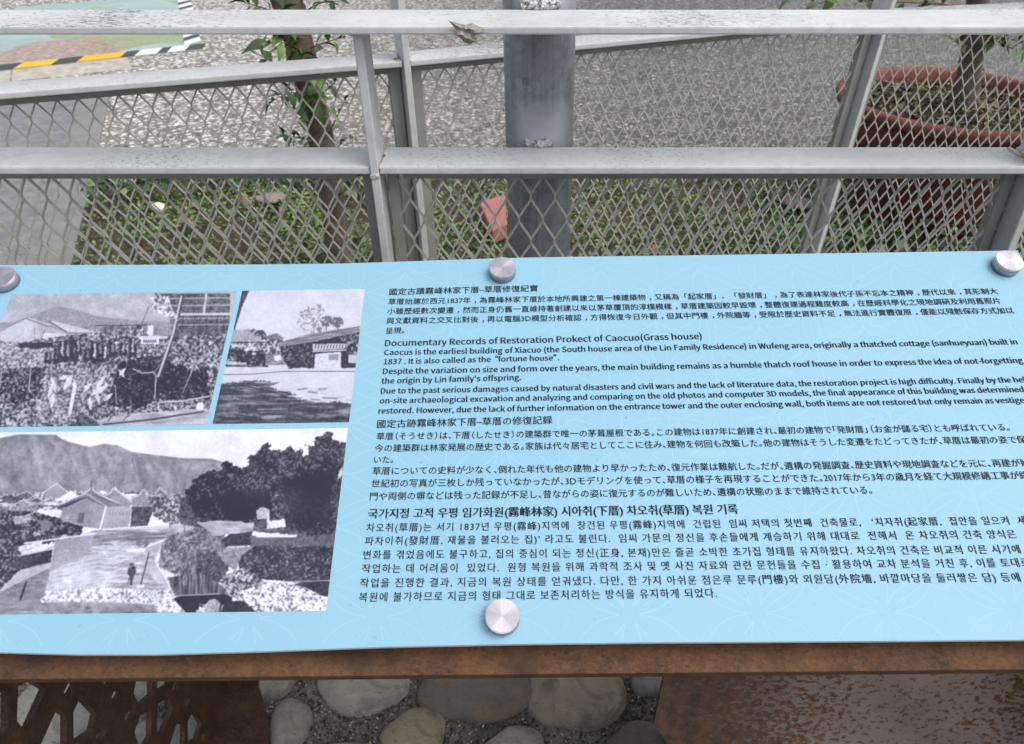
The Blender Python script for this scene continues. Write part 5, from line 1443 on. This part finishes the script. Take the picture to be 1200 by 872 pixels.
# ---- legs
# pierced side sheet on the left: plane X = const, holes traced as openings
XS = -0.455
def onS(x, y): p = onX(x, y, XS); return (p.y, p.z)
H3s = [[(-90, 255), (75, 215), (72, 530), (20, 640), (-90, 600)], [(160, 180), (280, 130), (405, 208), (235, 585), (150, 490)], [(562, 236), (610, 135), (672, 165), (603, 296)],
       [(500, 380), (588, 440), (588, 760), (330, 760)], [(710, 275), (850, 425), (815, 565), (650, 680), (645, 410)], [(870, 60), (980, 60), (1000, 110), (940, 208)],
       [(1015, 200), (1070, 235), (1025, 330), (980, 280)], [(1130, 380), (1195, 410), (1135, 522), (1095, 470)], [(885, 530), (945, 560), (880, 700), (840, 630)]]
H4s = [[(75, 60), (190, 60), (190, 225), (90, 312), (45, 215)], [(225, 60), (340, 60), (322, 150), (230, 195)], [(370, 120), (412, 125), (388, 218), (350, 180)],
       [(232, 300), (312, 252), (352, 330), (262, 560), (225, 500)], [(50, 520), (95, 390), (182, 340), (182, 540), (135, 640), (90, 640)], [(460, 238), (488, 262), (452, 348), (425, 310)],
       [(385, 440), (445, 462), (440, 640), (320, 640)], [(515, 345), (577, 450), (540, 572), (470, 602), (465, 440)], [(585, 520), (608, 537), (590, 602), (565, 570)]]
holes = [[onS(x / 7.5, 780 + y / 7.5) for x, y in h_] for h_ in H3s] + [[onS(150 + x / 6.667, 780 + y / 6.667) for x, y in h_] for h_ in H4s]
ys_ = [q[0] for h_ in holes for q in h_]; zs_ = [q[1] for h_ in holes for q in h_]
# repeat a plainer version of the pattern lower down, down to the foot
rr = random.Random(3)
oy0, oy1 = onS(-60, 850)[0] - .06, onS(262, 800)[0] + .01
zt = 0.74
def side_outline():
    # top edge follows the tray, lower edge meets the ground
    topA = (oy0, CAMZ - .512 - .0), ; return None
def tray_z(Y):                                   # height of the tray's underside at Y
    base = pan(0, 0, hp - .0045); dYdv = U3.y; dZdv = U3.z
    return base.z + (Y - base.y) / dYdv * dZdv
ymin = pan(0, vlo + .008, hp - .005).y
outline = [(ymin, .0), (oy1, .0), (oy1, tray_z(oy1) - .001), (ymin, tray_z(ymin) - .001)]
def clip_ok(h_): return all(ymin + .012 < y < oy1 - .012 and z < tray_z(y) - .012 for y, z in h_)
good = [h_ for h_ in holes]
def shrinkclip(h_): return [(min(max(y, ymin + .006), oy1 - .006), min(z, tray_z(min(max(y, ymin + .006), oy1 - .006)) - .006)) for y, z in h_]
cu = bpy.data.curves.new('pierced', 'CURVE'); cu.dimensions = '2D'; cu.fill_mode = 'BOTH'; cu.extrude = .0035
zlow = min(z for h_ in good for _, z in h_)
def add_sp(pts):
    s_ = cu.splines.new('POLY'); s_.points.add(len(pts) - 1)
    for i, (a_, b_) in enumerate(pts): s_.points[i].co = (a_, b_, 0, 1)
    s_.use_cyclic_u = True
add_sp(outline)
for h_ in good: add_sp(h_)
zz = zlow - .03; row = 0
while zz > .06:
    yy = ymin + .03 + (row % 2) * .02
    while yy < oy1 - .03:
        add_sp([(yy, zz + .026), (yy + .013, zz + .012), (yy + .013, zz - .014), (yy, zz - .026), (yy - .013, zz - .012), (yy - .013, zz + .014)]); yy += .040
    zz -= .045; row += 1
tmp = bpy.data.objects.new('pierced', cu); C.objects.link(tmp)
me = bpy.data.meshes.new_from_object(tmp.evaluated_get(bpy.context.evaluated_depsgraph_get()))
bpy.data.objects.remove(tmp)
for v in me.vertices:
    a_, b_, c3 = v.co; v.co = (XS - .0035 + c3, a_, b_)
me.materials.clear(); me.materials.append(RUST_SHADE); me.name = 'pierced_side_sheet'
o = bpy.data.objects.new('pierced_side_sheet', me); C.objects.link(o); adopt(o, sign)
tag(o, 'rusty side sheet in shade-darkened colour pierced with angular openings')
# leaning foot sheets: plain dark one on the left, large spotted one on the right
PA = Vector((0, .46, CAMZ - .733)); PB = Vector((0, .42, CAMZ - .797)); sl_ = (PA - PB).normalized(); nl = Vector((1, 0, 0)).cross(sl_).normalized()
if nl.y > 0: nl = -nl
def onL(x, y): return hit(x, y, PA, nl)
def foot_sheet(px_in, mat, name, label, xout):
    pts = [onL(x, y) for x, y in px_in]
    top = pts[0]; lo = pts[-1]
    def at(x, z):                                 # point of the sheet's plane
        t = (z - PA.z) / sl_.z; return Vector((x, PA.y + sl_.y * t, z))
    def ztray():
        z_ = PA.z
        for _ in range(60):
            q = at(0, z_)
            if q.z > tray_z(q.y) - .012: break
            z_ += .01
        return z_ - .01
    ztp = ztray()
    dx = (pts[1].x - pts[0].x) / (pts[1].z - pts[0].z)
    poly = [at(pts[0].x + dx * (ztp - pts[0].z) * .3, ztp)] + pts + [at(pts[-1].x + (pts[-1].x - pts[-2].x) * 2, .0), at(xout, .0), at(xout, ztp)]
    bm = bmesh.new(); prism(bm, poly, -nl * .006)
    try: bmesh.ops.triangulate(bm, faces=[f for f in bm.faces if len(f.verts) > 4])
    except Exception: pass
    o = from_bm(name, bm, mat); adopt(o, sign); tag(o, label); return o
foot_sheet([(779, 790), (766, 848), (788, 880)], SPOT, 'foot_sheet', 'large grey steel foot sheet peppered with brown rust spots', .62)
pts = [onY(x, y, oy1 + .003) for x, y in [(299, 790), (316, 848), (310, 876)]]
bm = bmesh.new(); prism(bm, [(XS, oy1 + .003, pts[0].z + .25), (pts[0].x - .02, oy1 + .003, pts[0].z + .25)] + pts + [(pts[2].x, oy1 + .003, 0), (XS, oy1 + .003, 0)], (0, .006, 0))
o = from_bm('back_sheet', bm, RUST_SHADE); adopt(o, sign); tag(o, 'narrow dark brown back sheet beside the pierced side')
bm = bmesh.new(); prism(bm, [ground(x, y, .026) for x, y in [(244, 800), (299, 790), (316, 848), (309, 900), (230, 900)]], (0, 0, -.006)); bevel(bm, .001, 1)
adopt(from_bm('foot_plate', bm, RUST_SHADE), sign)
# right side sheet, outside the picture
bm = bmesh.new(); prism(bm, [(.60, ymin, 0), (.60, oy1, 0), (.60, oy1, tray_z(oy1) - .001), (.60, ymin, tray_z(ymin) - .001)], (.006, 0, 0)); adopt(from_bm('side_sheet', bm, RUST_SHADE), sign)
print('objects', len(bpy.data.objects), 'tris', sum(len(m_.polygons) for m_ in bpy.data.meshes))
